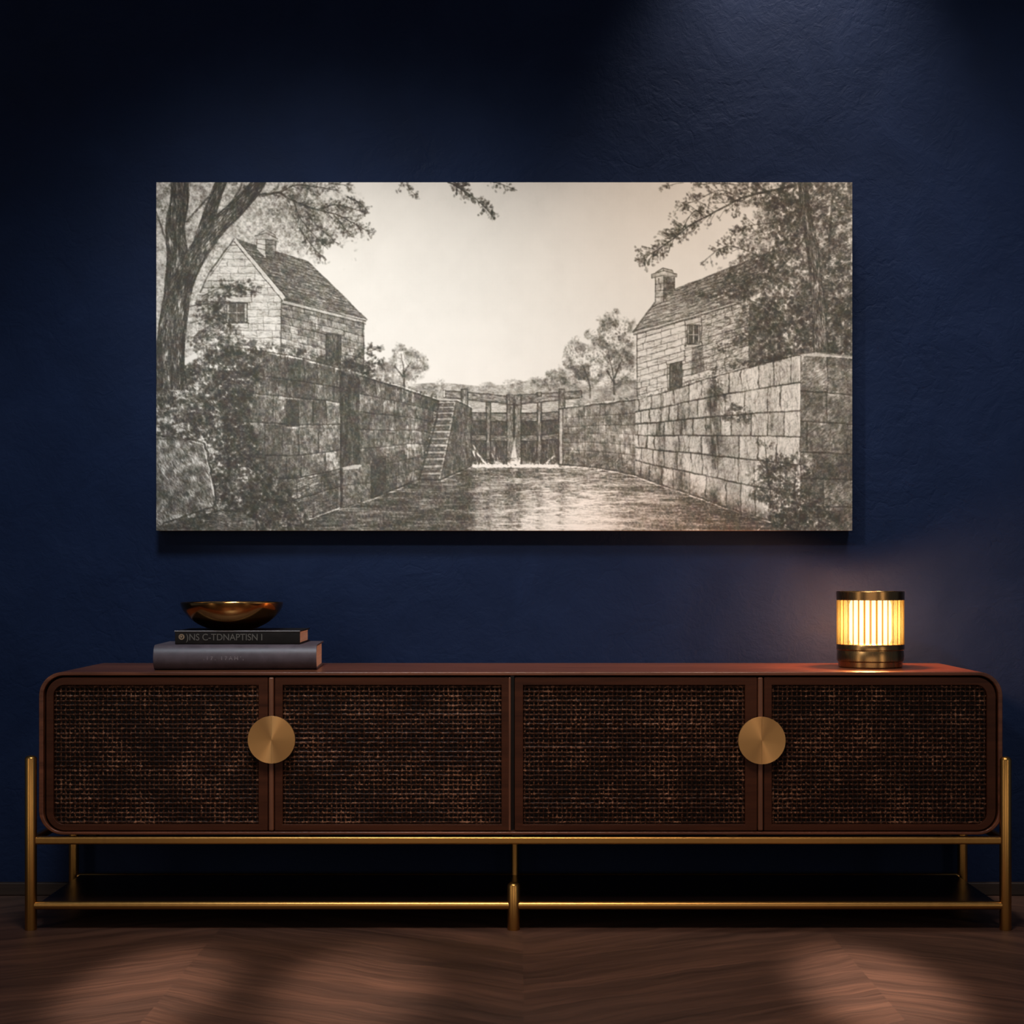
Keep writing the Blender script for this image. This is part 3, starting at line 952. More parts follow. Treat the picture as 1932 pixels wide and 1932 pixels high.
    for m, d in ((ch1, .18), (ch2, .55), (cap, .3), (top, .4)):
        clear(m); tone(m, d, .5)
    hatch(ch2, .15, .1, .2, 5, 12, .4)
    for p in ([(485, 452), (485, 467)], [(502, 452), (502, 480)], [(521, 455), (521, 478)], [(482, 452), (502, 452), (525, 456)], [(482, 446), (502, 440), (525, 451)],
              [(489, 442), (502, 434), (519, 444)], [(485, 460), (502, 462), (521, 463)], [(485, 468), (502, 473)], [(502, 476), (516, 489), (521, 478)]):
        line(p, 1, .9)
    line([(531, 567), (531, 664)], 1.3, 1.1); line([(686, 608), (686, 700)], 1.2, 1.0)
    # window, door of the left house
    def window(x0, y0, x1, y1, lint, sill, frame=3):
        m = poly([(x0, y0), (x1, y0), (x1, y1), (x0, y1)]); clear(m); tone(m, 1.35, .35)
        mx, my = (x0 + x1) / 2, (y0 + y1) / 2
        for q in ([(mx - 1.2, y0), (mx + 1.2, y0), (mx + 1.2, y1), (mx - 1.2, y1)], [(x0, my - 1), (x1, my - 1), (x1, my + 1), (x0, my + 1)],
                  [(x0, y0), (x0 + frame, y0), (x0 + frame, y1), (x0, y1)], [(x1 - frame, y0), (x1, y0), (x1, y1), (x1 - frame, y1)]):
            m = poly(q); clear(m); tone(m, .35)
        for q in (lint, sill):
            m = poly(q); clear(m); tone(m, .16, .6); line(q + [q[0]], 1, .8)
        line([(x0, y0), (x1, y0), (x1, y1), (x0, y1), (x0, y0)], 1.2, 1.2)
    window(428, 572, 467, 609, [(426, 559), (475, 560), (475, 571), (426, 570)], [(423, 610), (470, 610), (470, 619), (423, 619)], 5)
    dm = poly([(616, 630), (643, 634), (643, 690), (616, 690)]); clear(dm); tone(dm, .75, .4); hatch(dm, .2, 1.57, .05, 8, 24, .5)
    line([(616, 690), (616, 630), (643, 634), (643, 690)], 1.8, 1.3); line([(638, 634), (638, 690)], 2.5, .9)
    q = [(608, 614), (649, 624), (649, 633), (608, 626)]; m = poly(q); clear(m); tone(m, .32, .5); line(q + [q[0]], 1, .8)

    # ------------------------------------------------- right house
    fr_top = [(1198, 630), (1317, 594), (1385, 573), (1420, 560)]; fr_bot = [(1198, 760), (1420, 700)]
    wall(fr_top, fr_bot, np.linspace(0, 1, 12), lambda x: 24, .05, .6, .8, 5, x0=1202, x1=1414, streak=.45, lw=.8)
    fw = poly([(1202, 630), (1414, 565), (1414, 700), (1202, 755)])
    hatch(fw, .03, -.2, .15, 5, 18, .42); hatch(fw * poly([(1310, 580), (1414, 560), (1414, 700), (1300, 700)]), .10, -.5, .3, 5, 14, .5)
    sd = poly([(1414, 565), (1475, 590), (1475, 690), (1414, 695)]); clear(sd); tone(sd, .72, .3); hatch(sd, .15, .1, .3, 6, 18, .35)
    line([(1202, 632), (1203, 752)], 1.3, 1.1); line([(1414, 600), (1414, 690)], 1.2, .8)
    roof = poly([(1194, 627), (1236, 571), (1275, 547), (1466, 471), (1500, 520), (1420, 560), (1317, 593)])
    clear(roof); tone(roof, .24, .5)
    for k in range(9):
        t = (k + .6) / 9
        line([(1194 + 60 * (1 - t) * .92, 627 - 70 * (1 - t)), (1400 + 76 * (1 - t), 568 - 92 * (1 - t))], .9, .6, wob=.9)
    hatch(roof, .09, -.36, .07, 8, 22, .42); hatch(roof * poly([(1270, 545), (1466, 465), (1500, 520), (1300, 575)]), .12, -.5, .3, 6, 16, .55)
    line([(1194, 628), (1236, 571)], 1.4, 1.1); line([(1273, 547), (1466, 471)], 1.3, 1.0)
    q = [(1194, 627), (1317, 592), (1400, 567), (1400, 571), (1317, 597), (1196, 632)]; m = poly(q); clear(m); tone(m, .2); line(q[:3], 1, .9); line(q[3:], 1.6, 1.3)
    c1 = poly([(1237, 524), (1253, 521), (1253, 569), (1237, 572)]); c2 = poly([(1253, 521), (1273, 524), (1273, 548), (1253, 569)])
    cp = poly([(1230, 518), (1253, 511), (1277, 517), (1277, 523), (1253, 520), (1230, 525)]); tp_ = poly([(1237, 515), (1252, 506), (1269, 510), (1271, 516), (1253, 512)])
    for m, d in ((c1, .3), (c2, .72), (cp, .35), (tp_, .28)):
        clear(m); tone(m, d, .6)
    hatch(c2, .2, .1, .3, 5, 12, .4)
    for p in ([(1237, 524), (1237, 572)], [(1253, 521), (1253, 569)], [(1273, 524), (1273, 548)], [(1230, 525), (1253, 520), (1277, 523), (1277, 517), (1253, 511), (1230, 518), (1230, 525)],
              [(1237, 515), (1252, 506), (1269, 510), (1271, 516)], [(1252, 506), (1253, 512)], [(1237, 537), (1253, 535), (1273, 537)], [(1237, 549), (1253, 548), (1271, 549)], [(1237, 561), (1253, 560)],
              [(1244, 525), (1244, 537)], [(1247, 537), (1247, 549)]):
        line(p, 1, .9)
    window(1297, 614, 1321, 650, [(1292, 606), (1324, 598), (1324, 608), (1294, 615)], [(1292, 652), (1324, 645), (1326, 651), (1293, 659)], 3)
    line([(1293, 612), (1295, 655)], 1, .8); line([(1324, 604), (1324, 648)], 1, .8)
    dm = poly([(1264, 688), (1287, 682), (1287, 740), (1264, 740)]); clear(dm); tone(dm, .85, .3); hatch(dm, .2, 1.57, .05, 8, 20, .4)
    line([(1264, 740), (1264, 688), (1287, 682), (1287, 740)], 1.6, 1.2); line([(1260, 690), (1260, 735)], 1, .7)
    q = [(1257, 682), (1292, 672), (1292, 680), (1258, 689)]; m = poly(q); clear(m); tone(m, .12); line(q + [q[0]], 1, .9)
    stn = poly([(1306, 656), (1326, 652), (1330, 700), (1304, 710)]); tone(stn, .4, .6, NV)

    # ------------------------------------------------- right trees
    rt = np.clip(poly([(1480, 344), (1608, 344), (1608, 700), (1414, 690), (1430, 600), (1440, 520), (1470, 440), (1450, 380)]), 0, 1)
    rt = np.clip(blur(rt, 12) * 1.0 + (N14 - .5) * .9 * blur(rt, 30) - .1, 0, 1)
    clear(rt, .25)
    scrub(rt, .10, 6.5, .6, .55, .3)
    hatch(rt * poly([(1540, 344), (1608, 344), (1608, 700), (1500, 700)]), .09, -.55, .25, 8, 20, .55)
    dk = rt * poly([(1450, 560), (1608, 560), (1608, 690), (1430, 690)]); scrub(dk, .06, 6, .7, .3, .15)
    for cx, cy, rx, ry, s in ((1420, 520, 60, 42, 61), (1455, 460, 60, 42, 62), (1390, 545, 40, 26, 63), (1430, 590, 50, 46, 64), (1480, 400, 60, 46, 65), (1350, 560, 40, 16, 66), (1400, 640, 30, 18, 67)):
        m = blob(cx, cy, rx, ry, s, .7, .3); scrub(m, .06, 6.5, .6, .2, .4)
    m = blob(1440, 366, 76, 34, 68, .7, .3); scrub(m, .07, 6.5, .8, .22, .35)
    spray([(1500, 352), (1413, 370), (1373, 388), (1329, 411), (1296, 430), (1273, 449), (1240, 472), (1211, 491)], 120, 34, 6.5, .95, 3.4, .8, 1.3, 6)
    spray([(1329, 411), (1310, 400), (1285, 436)], 12, 18, 6, .9, 1, .6)
    spray([(1400, 375), (1360, 360), (1320, 376), (1280, 392)], 46, 28, 6.5, .85, 1.6, .6, 1)
    spray([(1470, 420), (1420, 425), (1385, 440)], 36, 26, 6.5, .95, 1.6, .6, 1)
    spray([(1460, 500), (1400, 470), (1362, 468), (1325, 497)], 44, 24, 6.5, .95, 1.6, .6, 1)
    spray([(1410, 350), (1350, 346), (1310, 350)], 22, 16, 6, .85, 1.4, .6, 1)
    spray([(1290, 345), (1262, 350), (1243, 356)], 9, 10, 5, .8, 1, .5, .8)
    spray([(1440, 600), (1400, 645), (1355, 662)], 26, 20, 6, .9, 1.2, .5, 1)
    spray([(1500, 690), (1440, 680), (1340, 700)], 40, 14, 6, .9, 1, .5, .8)
    def trunk(pts, w0, w1, d=.85, barkd=.55, tex=1.0):
        """tapering trunk with bark strokes along its length"""
        c = curve(pts, 12); n = len(c)
        dv_ = np.gradient(c, axis=0); nl = np.hypot(dv_[:, 0], dv_[:, 1])[:, None]
        nr = np.c_[-dv_[:, 1], dv_[:, 0]] / nl
        w = np.linspace(w0, w1, n)[:, None] / 2
        m = poly(np.vstack([c + nr * w, (c - nr * w)[::-1]]))
        clear(m); tone(m, d, .5, con(NV, 1.6))
        k = int(m.sum() * .16 * tex)
        i = rng.integers(0, n, k); o = rng.uniform(-1, 1, k)
        p = c[i] + nr[i] * w[i] * o[:, None] - [X0, Y0]
        a = np.arctan2(dv_[i, 1], dv_[i, 0])
        # bark strokes denser towards both edges of the trunk
        strokes(p[:, 0], p[:, 1], a + rng.normal(0, .12, k), rng.uniform(6, 22, k), barkd * (1 + .5 * np.abs(o)) * rng.uniform(.3, 1.5, k), 1.0, rng.normal(0, .3, k), m)
        k = int(m.sum() * .03)
        i = rng.integers(0, n, k); o = rng.uniform(-1, 1, k)
        p = c[i] + nr[i] * w[i] * o[:, None] - [X0, Y0]
        strokes(p[:, 0], p[:, 1], np.arctan2(dv_[i, 1], dv_[i, 0]), rng.uniform(5, 16, k), -.7 * rng.uniform(.3, 1.2, k), 1.1, 0, m)
        line(c + nr * w, 1.3, 1.0); line(c - nr * w, 1.3, 1.0)
        return m
    trunk([(1514, 340), (1521, 400), (1533, 470), (1541, 540), (1546, 600), (1550, 668)], 15, 27, .62, .45)
    line([(1420, 344), (1460, 372), (1486, 400)], 4, .9, True, .5, 5); line([(1519, 400), (1500, 420), (1480, 450)], 3, .8, True)
    line([(1572, 370), (1566, 440), (1564, 520)], 3, .7, True); line([(1522, 440), (1505, 470), (1460, 520)], 2, .8, True)
    line([(1530, 385), (1545, 360), (1556, 344)], 3, .7, True)
    m = blob(1522, 395, 22, 14, 69, .6, .3); scrub(m, .06, 6, .6, .1, .5)

    # ------------------------------------------------- top sprigs
    spray([(838, 338), (868, 356), (900, 378), (918, 394), (932, 410)], 46, 15, 6.5, 1.0, 1.8, .6, 1.2, 6)
    spray([(845, 345), (870, 352), (885, 346)], 16, 10, 6, 1.0, 1.2, .5)
    spray([(766, 340), (772, 356), (786, 370)], 12, 9, 6, 1.0, 1.2, .5, 1, 5)
    spray([(762, 342), (756, 350), (752, 360)], 6, 7, 5, .9, 1, .5, .8, 5)
    spray([(920, 340), (950, 350), (975, 360)], 16, 9, 5.5, 1.0, 1.2, .5, 1, 5)

    # ------------------------------------------------- water (under walls' feet)
    wt = poly([(560, 1003), (560, 988), (703, 938), (789, 904), (831, 904), (889, 879), (1055, 877), (1160, 888), (1202, 898), (1300, 932), (1378, 960), (1452, 983), (1520, 1003)])
    clear(wt)
    rp = con(NH, 2.2)
    cx = XX + X0 + (con(NH, 1.5) - .5) * 16
    cy = YY + Y0
    dl = np.interp(cx[0] * 0 + XX[0] + X0, [560, 690, 800, 880, 900, 960, 1050, 1060, 1200, 1320, 1420, 1520], [1.15, 1.15, 1.2, 1.25, .62, .80, .62, .62, .55, .9, 1.15, 1.2])[None]
    fade = np.clip((cy - 880) / 110, 0, 1)
    mid = np.exp(-((cx - 1060) / 150) ** 2)
    d = dl * (1 - .9 * fade ** .8 * mid) * (.5 + 1.05 * rp)
    for bx, bw, s in ((962, 7, .8), (979, 7, .75), (890, 5, .5), (922, 4, .4), (1018, 5, .45), (1060, 6, .5), (876, 12, .5), (1190, 30, .25), (716, 14, .7), (1300, 8, .35), (1352, 18, .25), (760, 20, .25)):
        d = d + s * np.exp(-((cx - bx) / bw) ** 2) * (.35 + .9 * rp) * (1 - .35 * fade)
    d = d - .55 * np.exp(-((cx - 971) / 9) ** 2) * np.exp(-((cy - 892) / 22) ** 2)
    d = d * (.9 + .5 * (N3 - .5))
    ink = ink * (1 - wt) + np.maximum(d, .05) * wt
    wl = wt * (1 - .85 * np.clip(fade * mid * 1.2, 0, 1)); hatch(wl, .035, 0, .03, 10, 40, .6); hatch(wt * (.35 + .65 * mid), .02, 0, .02, 8, 34, -.75)
    sh = wt * poly([(1200, 880), (1520, 880), (1520, 1003), (1330, 1003)]); hatch(sh, .05, 0.02, .06, 10, 30, .5)

    # ------------------------------------------------- lock gate
    gx0, gx1 = 889, 1055
    gate = poly([(gx0, 779), (gx1, 779), (gx1, 880), (gx0, 880)]); clear(gate); tone(gate, 1.2, .45, NV); hatch(gate, .12, 1.57, .08, 8, 26, .5)
    hatch(gate, .01, 1.1, .25, 8, 22, -.8)
    def timber(pts, d=.62, ang=0.0, hd=.4):
        m = poly(pts); clear(m); tone(m, d * .72, .5); hatch(m, .16, ang, .06, 6, 18, hd); line(list(pts) + [pts[0]], 1.2, 1.3)
    timber([(918, 760), (926, 760), (926, 868), (918, 868)], .7, 1.57); timber([(1014, 742), (1022, 742), (1022, 876), (1014, 876)], .65, 1.57)
    for y0, y1 in ((779, 794), (820, 831)):
        timber([(gx0, y0), (918, y0 + 1), (918, y1 + 1), (gx0, y1)], .72); timber([(926, y0 + 1), (960, y0 + 2), (960, y1 + 2), (926, y1 + 1)], .72)
        timber([(982, y0 + 2), (1014, y0 + 1), (1014, y1 + 1), (982, y1 + 2)], .66); timber([(1022, y0 + 1), (gx1, y0 - 2), (gx1, y1 - 1), (1022, y1)], .66)
    timber([(957, 762), (969.5, 762), (969.5, 878), (957, 878)], .62, 1.57); timber([(971, 762), (983.5, 762), (983.5, 878), (971, 878)], .6, 1.57)
    timber([(837, 737), (962, 748), (962, 763), (837, 750)], .55, .09); timber([(980, 746), (1098, 738), (1098, 751), (980, 763)], .55, -.07)
    m = poly([(837, 737), (840, 737), (840, 750), (837, 750)]); clear(m); tone(m, .1)
    timber([(871, 735), (883, 735), (883, 775), (871, 772)], .8, 1.57); timber([(1055, 735), (1066, 735), (1066, 772), (1055, 772)], .8, 1.57)
    timber([(956, 746), (969, 746), (969, 764), (956, 764)], .7, 1.57); timber([(971, 746), (984, 746), (984, 764), (971, 764)], .68, 1.57)
    timber([(1014, 741), (1022, 741), (1022, 748), (1014, 748)], .6, 1.57)
    line([(970.3, 762), (970.3, 850)], 1.6, 1.6)
    for p in ([(876, 736), (876, 770)], [(1061, 737), (1061, 765)], [(961, 750), (961, 762)], [(979, 750), (979, 762)]):
        line(p, 1.2, -.6)
    # spill and foam
    jet = poly([(969.5, 826), (971.5, 826), (974, 850), (979, 876), (962, 876), (967, 850)]); clear(blur(jet, 2) * .95)
    for a, b in (((892, 840), (912, 872)), ((896, 852), (918, 876)), ((929, 855), (938, 872)), ((891, 848), (902, 878)), ((1046, 860), (1030, 876)), ((985, 862), (976, 878))):
        line([a, b], 2.6, -1.3, wob=1.2)
    x = rng.uniform(891, 1053, 420) - X0; y = 880.5 - np.abs(rng.normal(0, 4.0, 420)) - Y0; leaves(x, y, 3.6, -1.7, rng.uniform(-2.3, -.8, 420)); hatch(poly([(889, 877), (1055, 877), (1055, 883), (889, 883)]), .35, 0, .2, 5, 14, -1.6)
    hatch(poly([(889, 862), (1055, 862), (1055, 870), (889, 870)]), .1, .1, .4, 5, 12, .7)

    # ------------------------------------------------- right lock wall
    fr6 = [0, .155, .315, .465, .625, .80, 1.0]
    top_r = [(1055, 772), (1136, 763), (1197, 756), (1244, 744), (1297, 727), (1357, 709), (1436, 688), (1511, 670)]
    bot_r = [(1055, 877), (1113, 881), (1160, 888), (1202, 898), (1244, 914), (1298, 931), (1378, 960), (1452, 983), (1511, 1003)]
    def jw_r(x): return np.interp(x, [1055, 1200, 1300, 1511], [12, 17, 26, 44])
    wall(top_r, bot_r, [0, .17, .33, .45, .60, .74, 1.0], jw_r, .62, .14, .55, 7, 1055, 1199, .35, .8, .3)
    m = wall(top_r, bot_r, fr6, jw_r, .15, .45, 1.35, 8, 1199, 1511, .5, 1.3, .6)
    hatch(m, .03, -.7, .35, 4, 12, .33); hatch(m, .02, 1.5, .15, 8, 26, .42)
    m2 = poly([(1055, 772), (1199, 756), (1199, 898), (1055, 877)]); hatch(m2, .07, 1.5, .15, 6, 16, .25); hatch(m2 * poly([(1055, 850), (1199, 866), (1199, 900), (1055, 880)]), .16, -.6, .6, 4, 10, .55)
    for xs, w, dd in ((1247, 4, .8), (1283, 9, .6), (1290, 3, .6), (1345, 8, .7), (1352, 14, .4), (1455, 3, .6)):
        yt, yb = interp(top_r, np.array([xs - X0]))[0], interp(bot_r, np.array([xs - X0]))[0]
        mm = np.exp(-((XX + X0 - xs + (N14 - .5) * 16) / w) ** 2) * (YY > yt) * (YY < yb) * np.clip(1.25 * con(N40, 2.4), .1, 1)
        tone(mm, dd, .7, NV)
    ft = np.clip(1 - (interp(bot_r, XX[0])[None] - YY) / 26, 0, 1) * m; tone(ft, .55, .7)
    pt = poly([(1055, 772), (1062, 772), (1062, 878), (1055, 877)]); clear(pt); tone(pt, .3, .5); line([(1055, 772), (1055, 878)], 1.2, 1.3); line([(1062, 772), (1062, 878)], .9, .9)
    line(bot_r, 1.6, 1.2, wob=.6); line(np.array(bot_r) + [0, 2.2], 1.6, -1.3, wob=.6)
    line(top_r, 1.6, 1.0, wob=.8); line(np.array(top_r) + [0, -2.5], 2, -.5, wob=.8)
    wall([(1511, 670), (1562, 674), (1608, 680)], [(1511, 1003), (1608, 1003)], [0, .205, .375, .55, .70, .86, 1.0], lambda x: 62, .78, .18, 1.3, 9, 1511, 1608, .2, 1.4, .4)
    cf = poly([(1511, 670), (1562, 674), (1608, 680), (1608, 1001), (1511, 1001)]); hatch(cf, .10, -.65, .2, 6, 16, .42)
    hatch(cf * poly([(1540, 880), (1608, 850), (1608, 1001), (1500, 1001)]), .12, -.5, .6, 4, 12, .55)
    line([(1511, 670), (1511, 930)], 1.2, .5); line([(1508.6, 672), (1508.6, 900)], 1.4, -.4)
    cpn = poly([(1505, 668), (1540, 664), (1608, 671), (1608, 678), (1562, 674), (1511, 672)]); clear(cpn); tone(cpn, .25, .6); line([(1511, 668), (1540, 664), (1575, 670), (1608, 672)], 1.2, .9)
    # weeds along the coping, bush at the foot, ivy
    for i in range(150):
        u = rng.random(); xw_ = 1085 + u * 420; yw = interp(top_r, np.array([xw_ - X0]))[0] + Y0
        k = rng.integers(2, 6); lx = xw_ + rng.normal(0, 4, k) - X0; ly = yw - np.abs(rng.normal(0, 3 + 5 * u, k)) - Y0
        leaves(lx, ly, 3 + 3 * u, .75, rng.uniform(-2.4, -.7, k))
    for cx_, cy_, rx, ry, s, dd in ((1480, 935, 62, 52, 71, 1.0), (1455, 880, 44, 26, 72, .8), (1530, 975, 60, 30, 73, 1.0), (1470, 985, 60, 18, 74, 1.1), (1390, 785, 38, 18, 75, .75), (1352, 738, 26, 24, 76, .6), (1500, 870, 24, 14, 77, .6)):
        m = blob(cx_, cy_, rx, ry, s, .8, .4) * poly([(1050, 640), (1608, 640), (1608, 1001), (1480, 1001), (1300, 940)])
        scrub(m, .09, 6, dd, .32 * dd, .45)
    spray([(1460, 960), (1450, 900), (1443, 830)], 26, 22, 5.5, .9, 2, .7, 1.1); spray([(1448, 890), (1480, 880), (1500, 876)], 14, 12, 5, .9, 1.2, .5)
    line([(1500, 996), (1455, 985), (1430, 1000)], 1.3, -1, True); line([(1470, 978), (1430, 1000)], 1.3, -.9)

    # ------------------------------------------------- left lock walls
    top_b = [(643, 694), (681, 709), (760, 733), (828, 756), (862, 757), (890, 771)]
    bot_b = [(643, 958), (703, 939), (789, 905), (830, 905), (890, 879)]
    wall(top_b, bot_b, [0, .145, .29, .43, .58, .74, .88, 1.0], lambda x: np.interp(x, [643, 890], [40, 20]), .85, .16, .85, 12, 643, 890, .4, 1.0, .35)
    lw_ = poly([(643, 694), (681, 709), (760, 733), (828, 756), (890, 771), (890, 879), (830, 905), (703, 939), (643, 958)])
    hatch(lw_, .06, 1.5, .15, 6, 18, .4); hatch(lw_ * poly([(643, 860), (890, 840), (890, 900), (643, 960)]), .08, 1.4, .2, 6, 16, .45)
    hatch(lw_ * poly([(643, 694), (828, 750), (828, 780), (643, 740)]), .1, 1.5, .2, 6, 16, .55)
    op = poly([(703, 862), (729, 861), (729, 927), (703, 938)]); clear(op, .3); tone(op, 1.6, .15)
    # steps
    fl = poly([(861, 757), (890, 771), (890, 879), (830, 905), (836, 885)]); clear(fl, .35); tone(fl, .55, .4, NV); hatch(fl, .1, 1.5, .15, 8, 20, .45)
    st = poly([(828, 758), (861, 757), (832, 905), (791, 905)]); clear(st); tone(st, .75, .4)
    ns = 12
    for k in range(ns):
        t0, t1 = (k / ns) ** 1.12, ((k + 1) / ns) ** 1.12
        y0, y1 = 758 + 147 * t0, 758 + 147 * t1
        l0, r0 = 828 - 37 * t0, 861 - 29 * t0
        l1, r1 = 828 - 37 * t1, 861 - 29 * t1
        tr = poly([(l0 - 1, y0), (r0, y0 - 1), (r0 - 1, y0 + (y1 - y0) * .36), (l0 - 2, y0 + (y1 - y0) * .42)]); clear(tr); tone(tr, .42, .6)
        ri = poly([(l0 - 2, y0 + (y1 - y0) * .45), (r0 - 4, y0 + (y1 - y0) * .42), (r1 - 3, y1), (l1, y1)]); clear(ri); tone(ri, .85, .4); hatch(ri, .2, 1.4, .3, 4, 9, .4)
        sd_ = poly([(r0 - 4, y0 + 2), (r0, y0), (r1, y1), (r1 - 4, y1)]); clear(sd_); tone(sd_, .34, .6)
        line([(l0 - 1, y0), (r0, y0 - 1)], 1, 1.0); line([(l0 - 2, y0 + (y1 - y0) * .45), (r0 - 4, y0 + (y1 - y0) * .42)], 1.2, 1.2)
    line([(828, 757), (825, 790), (791, 905)], 2.2, 1.3); line([(861, 757), (852, 812), (832, 903)], 1.2, 1.0)
    line([(861, 757), (890, 771), (890, 879)], 1.4, 1.2); line([(863, 755), (889, 768)], 1.6, -.6)
    line([(643, 958), (703, 940), (789, 905), (830, 906), (890, 880)], 1.8, 1.4); line([(640, 962), (703, 943), (790, 909)], 1.5, -1.0); line([(832, 908), (888, 883)], 1.4, -.9)
    line([(681, 710), (760, 734), (828, 757)], 1.8, 1.2); line([(681, 707), (760, 731), (828, 754)], 2.0, -.9)
    for i in range(60):
        u = rng.random(); k = rng.integers(2, 5)
        leaves(690 + u * 140 + rng.normal(0, 3, k) - X0, 711 + u * 44 - np.abs(rng.normal(0, 3, k)) - Y0, 4, .8, rng.uniform(-2.4, -.7, k))
    line([(814, 752), (816, 744), (823, 746), (824, 752)], 1.2, .9, True)
    # recess column and block
    rc = poly([(644, 702), (679, 712), (679, 876), (644, 884)]); clear(rc, .2); tone(rc, 1.25, .35, con(NV, 1.6)); hatch(rc, .14, 1.57, .06, 8, 24, .45)
    bk = poly([(646, 884), (660, 878), (697, 876), (701, 884), (701, 942), (646, 958)]); clear(bk); tone(bk, .72, .5); hatch(bk, .14, 1.3, .3, 5, 14, .4)
    tp2 = poly([(646, 882), (672, 877), (684, 878), (676, 885), (648, 887)]); clear(tp2); tone(tp2, .2)
    line([(646, 884), (646, 958)], 1.6, 1.4); line([(701, 882), (701, 940)], 1.6, 1.4); line([(648, 916), (701, 912)], 1.2, .9)
    # near wall
    top_a = [(420, 650), (494, 662), (560, 673), (643, 695)]
    bot_a = [(420, 1003), (560, 990), (643, 957)]
    wall(top_a, bot_a, [0, .142, .245, .405, .59, .725, .85, 1.0], lambda x: 38, .86, .17, 1.35, 13, 420, 643.5, .3, 1.3, .5)
    na = poly([(494, 662), (643, 695), (643, 957), (560, 990), (470, 1000), (470, 670)]); hatch(na, .07, 1.5, .2, 6, 16, .4); hatch(na, .04, -.5, .5, 4, 12, .4)
    hatch(na * poly([(470, 655), (643, 690), (643, 735), (470, 725)]), .10, 1.5, .15, 8, 22, .5)
    sl = poly([(540, 753), (565, 757), (565, 805), (540, 805)]); clear(sl); tone(sl, 2.0, .1); line([(541, 806), (562, 808)], 2, -.8)
    sl2 = poly([(540, 715), (564, 720), (564, 752), (540, 750)]); tone(sl2, .5, .5, NV)
    line([(643, 695), (644, 957)], 2.2, 1.5); line([(641, 700), (641, 950)], 1.2, -.5)
    line(top_a[1:], 1.2, .9); line(np.array(top_a[1:]) + [0, 2.6], 2.2, -.9, wob=.8)
    lo = poly([(500, 900), (643, 888), (643, 957), (560, 990), (500, 1000)]); hatch(lo, .05, -.25, .2, 8, 26, .7); hatch(lo, .03, -.25, .2, 8, 20, -.6)
    line([(640, 960), (560, 990), (545, 1000)], 2, -1.2); line([(640, 963), (560, 993)], 1.6, .9)
    # bushes over the near wall and the bank
    bank = poly([(295, 690), (350, 690), (420, 650), (500, 664), (505, 690), (488, 720), (470, 790), (490, 840), (520, 890), (560, 940), (585, 985), (560, 1001), (295, 1001)])
    bank = np.clip(blur(bank, 8) + (N14 - .5) * .8 * (blur(bank, 25) > .05) - .1, 0, 1)
    clear(bank, .35)
    scrub(bank, .10, 6.5, .75, .62, .34)
    hatch(bank, .07, .7, .4, 8, 24, .5); hatch(bank, .02, .65, .35, 6, 18, -.5)
    for cx_, cy_, rx, ry, s in ((430, 735, 60, 40, 81), (400, 790, 50, 30, 82), (440, 850, 34, 60, 83), (460, 960, 46, 40, 84), (520, 940, 40, 34, 85), (420, 905, 16, 60, 86), (540, 985, 40, 16, 87)):
        m = blob(cx_, cy_, rx, ry, s, .7, .4) * bank; scrub(m, .05, 5.5, .7, .22, .25)
    for cx_, cy_, rx, ry, s in ((380, 835, 40, 16, 91), (450, 880, 26, 14, 92), (415, 690, 30, 12, 94)):
        m = blob(cx_, cy_, rx, ry, s, .7, .4); x, y = pick(m, int(m.sum() * .08)); leaves(x, y, 6, -.6)
    up = poly([(350, 640), (420, 600), (470, 640), (540, 650), (600, 664), (690, 690), (700, 712), (640, 694), (560, 674), (490, 664), (380, 680)])
    up = np.clip(blur(up, 6) + (N14 - .5) * .9 * (blur(up, 20) > .06) - .15, 0, 1); scrub(up, .09, 6, .75, .26, .4)
    for p, n in (([(640, 690), (680, 672), (716, 655)], 36), ([(650, 694), (690, 690), (716, 684)], 30), ([(400, 600), (420, 560), (470, 530)], 40), ([(380, 560), (430, 540), (490, 552)], 40), ([(360, 610), (400, 600), (440, 620)], 40),
                 ([(350, 580), (400, 575), (425, 600)], 36), ([(500, 690), (470, 700), (490, 720)], 26), ([(640, 700), (660, 715), (668, 730)], 16), ([(660, 696), (690, 706), (708, 700)], 16)):
        spray(p, n, 17, 6.5, 1.05, 1.4, .6, 1.0, 6)
    # boulder and flat rock
    bo = poly([(290, 823), (330, 826), (372, 832), (387, 838), (397, 880), (405, 925), (407, 938), (402, 957), (348, 974), (290, 998)]); clear(bo); tone(bo, .52, .6, con(N14, 1.6))
    hatch(bo, .10, 1.05, .35, 8, 24, .42); hatch(bo, .03, 1.1, .3, 8, 20, -.5)
    hatch(bo * poly([(290, 940), (410, 920), (410, 980), (290, 1001)]), .08, 1.0, .4, 6, 16, .5)
    line([(295, 823), (372, 832), (387, 838), (405, 925), (407, 938), (402, 957), (348, 974), (295, 996)], 2, 1.3, wob=1.2); line([(384, 842), (397, 890), (404, 935)], 2.2, -.7)
    line([(295, 829), (340, 830), (384, 841)], 1.5, .7)
    fr_ = poly([(372, 978), (417, 963), (458, 967), (483, 982), (485, 1003), (290, 1003), (290, 1000), (345, 976)]); clear(fr_); tone(fr_, .62, .6); hatch(fr_, .14, .25, .25, 8, 24, .5)
    hatch(poly([(295, 995), (400, 968), (415, 985), (380, 1001), (295, 1001)]), .16, .2, .5, 8, 20, .65)
    line([(372, 978), (417, 963), (458, 967), (483, 981), (485, 1001)], 1.5, 1.2); line([(380, 982), (440, 988), (481, 984)], 2, -.5)

    # ------------------------------------------------- big left tree
    for cx_, cy_, rx, ry, s in ((330, 400, 50, 70, 101), (420, 375, 60, 40, 102), (560, 375, 60, 34, 103), (370, 470, 40, 50, 104)):
        m = blob(cx_, cy_, rx, ry, s, .7, .4); scrub(m, .05, 5.5, .36, .06, .3)
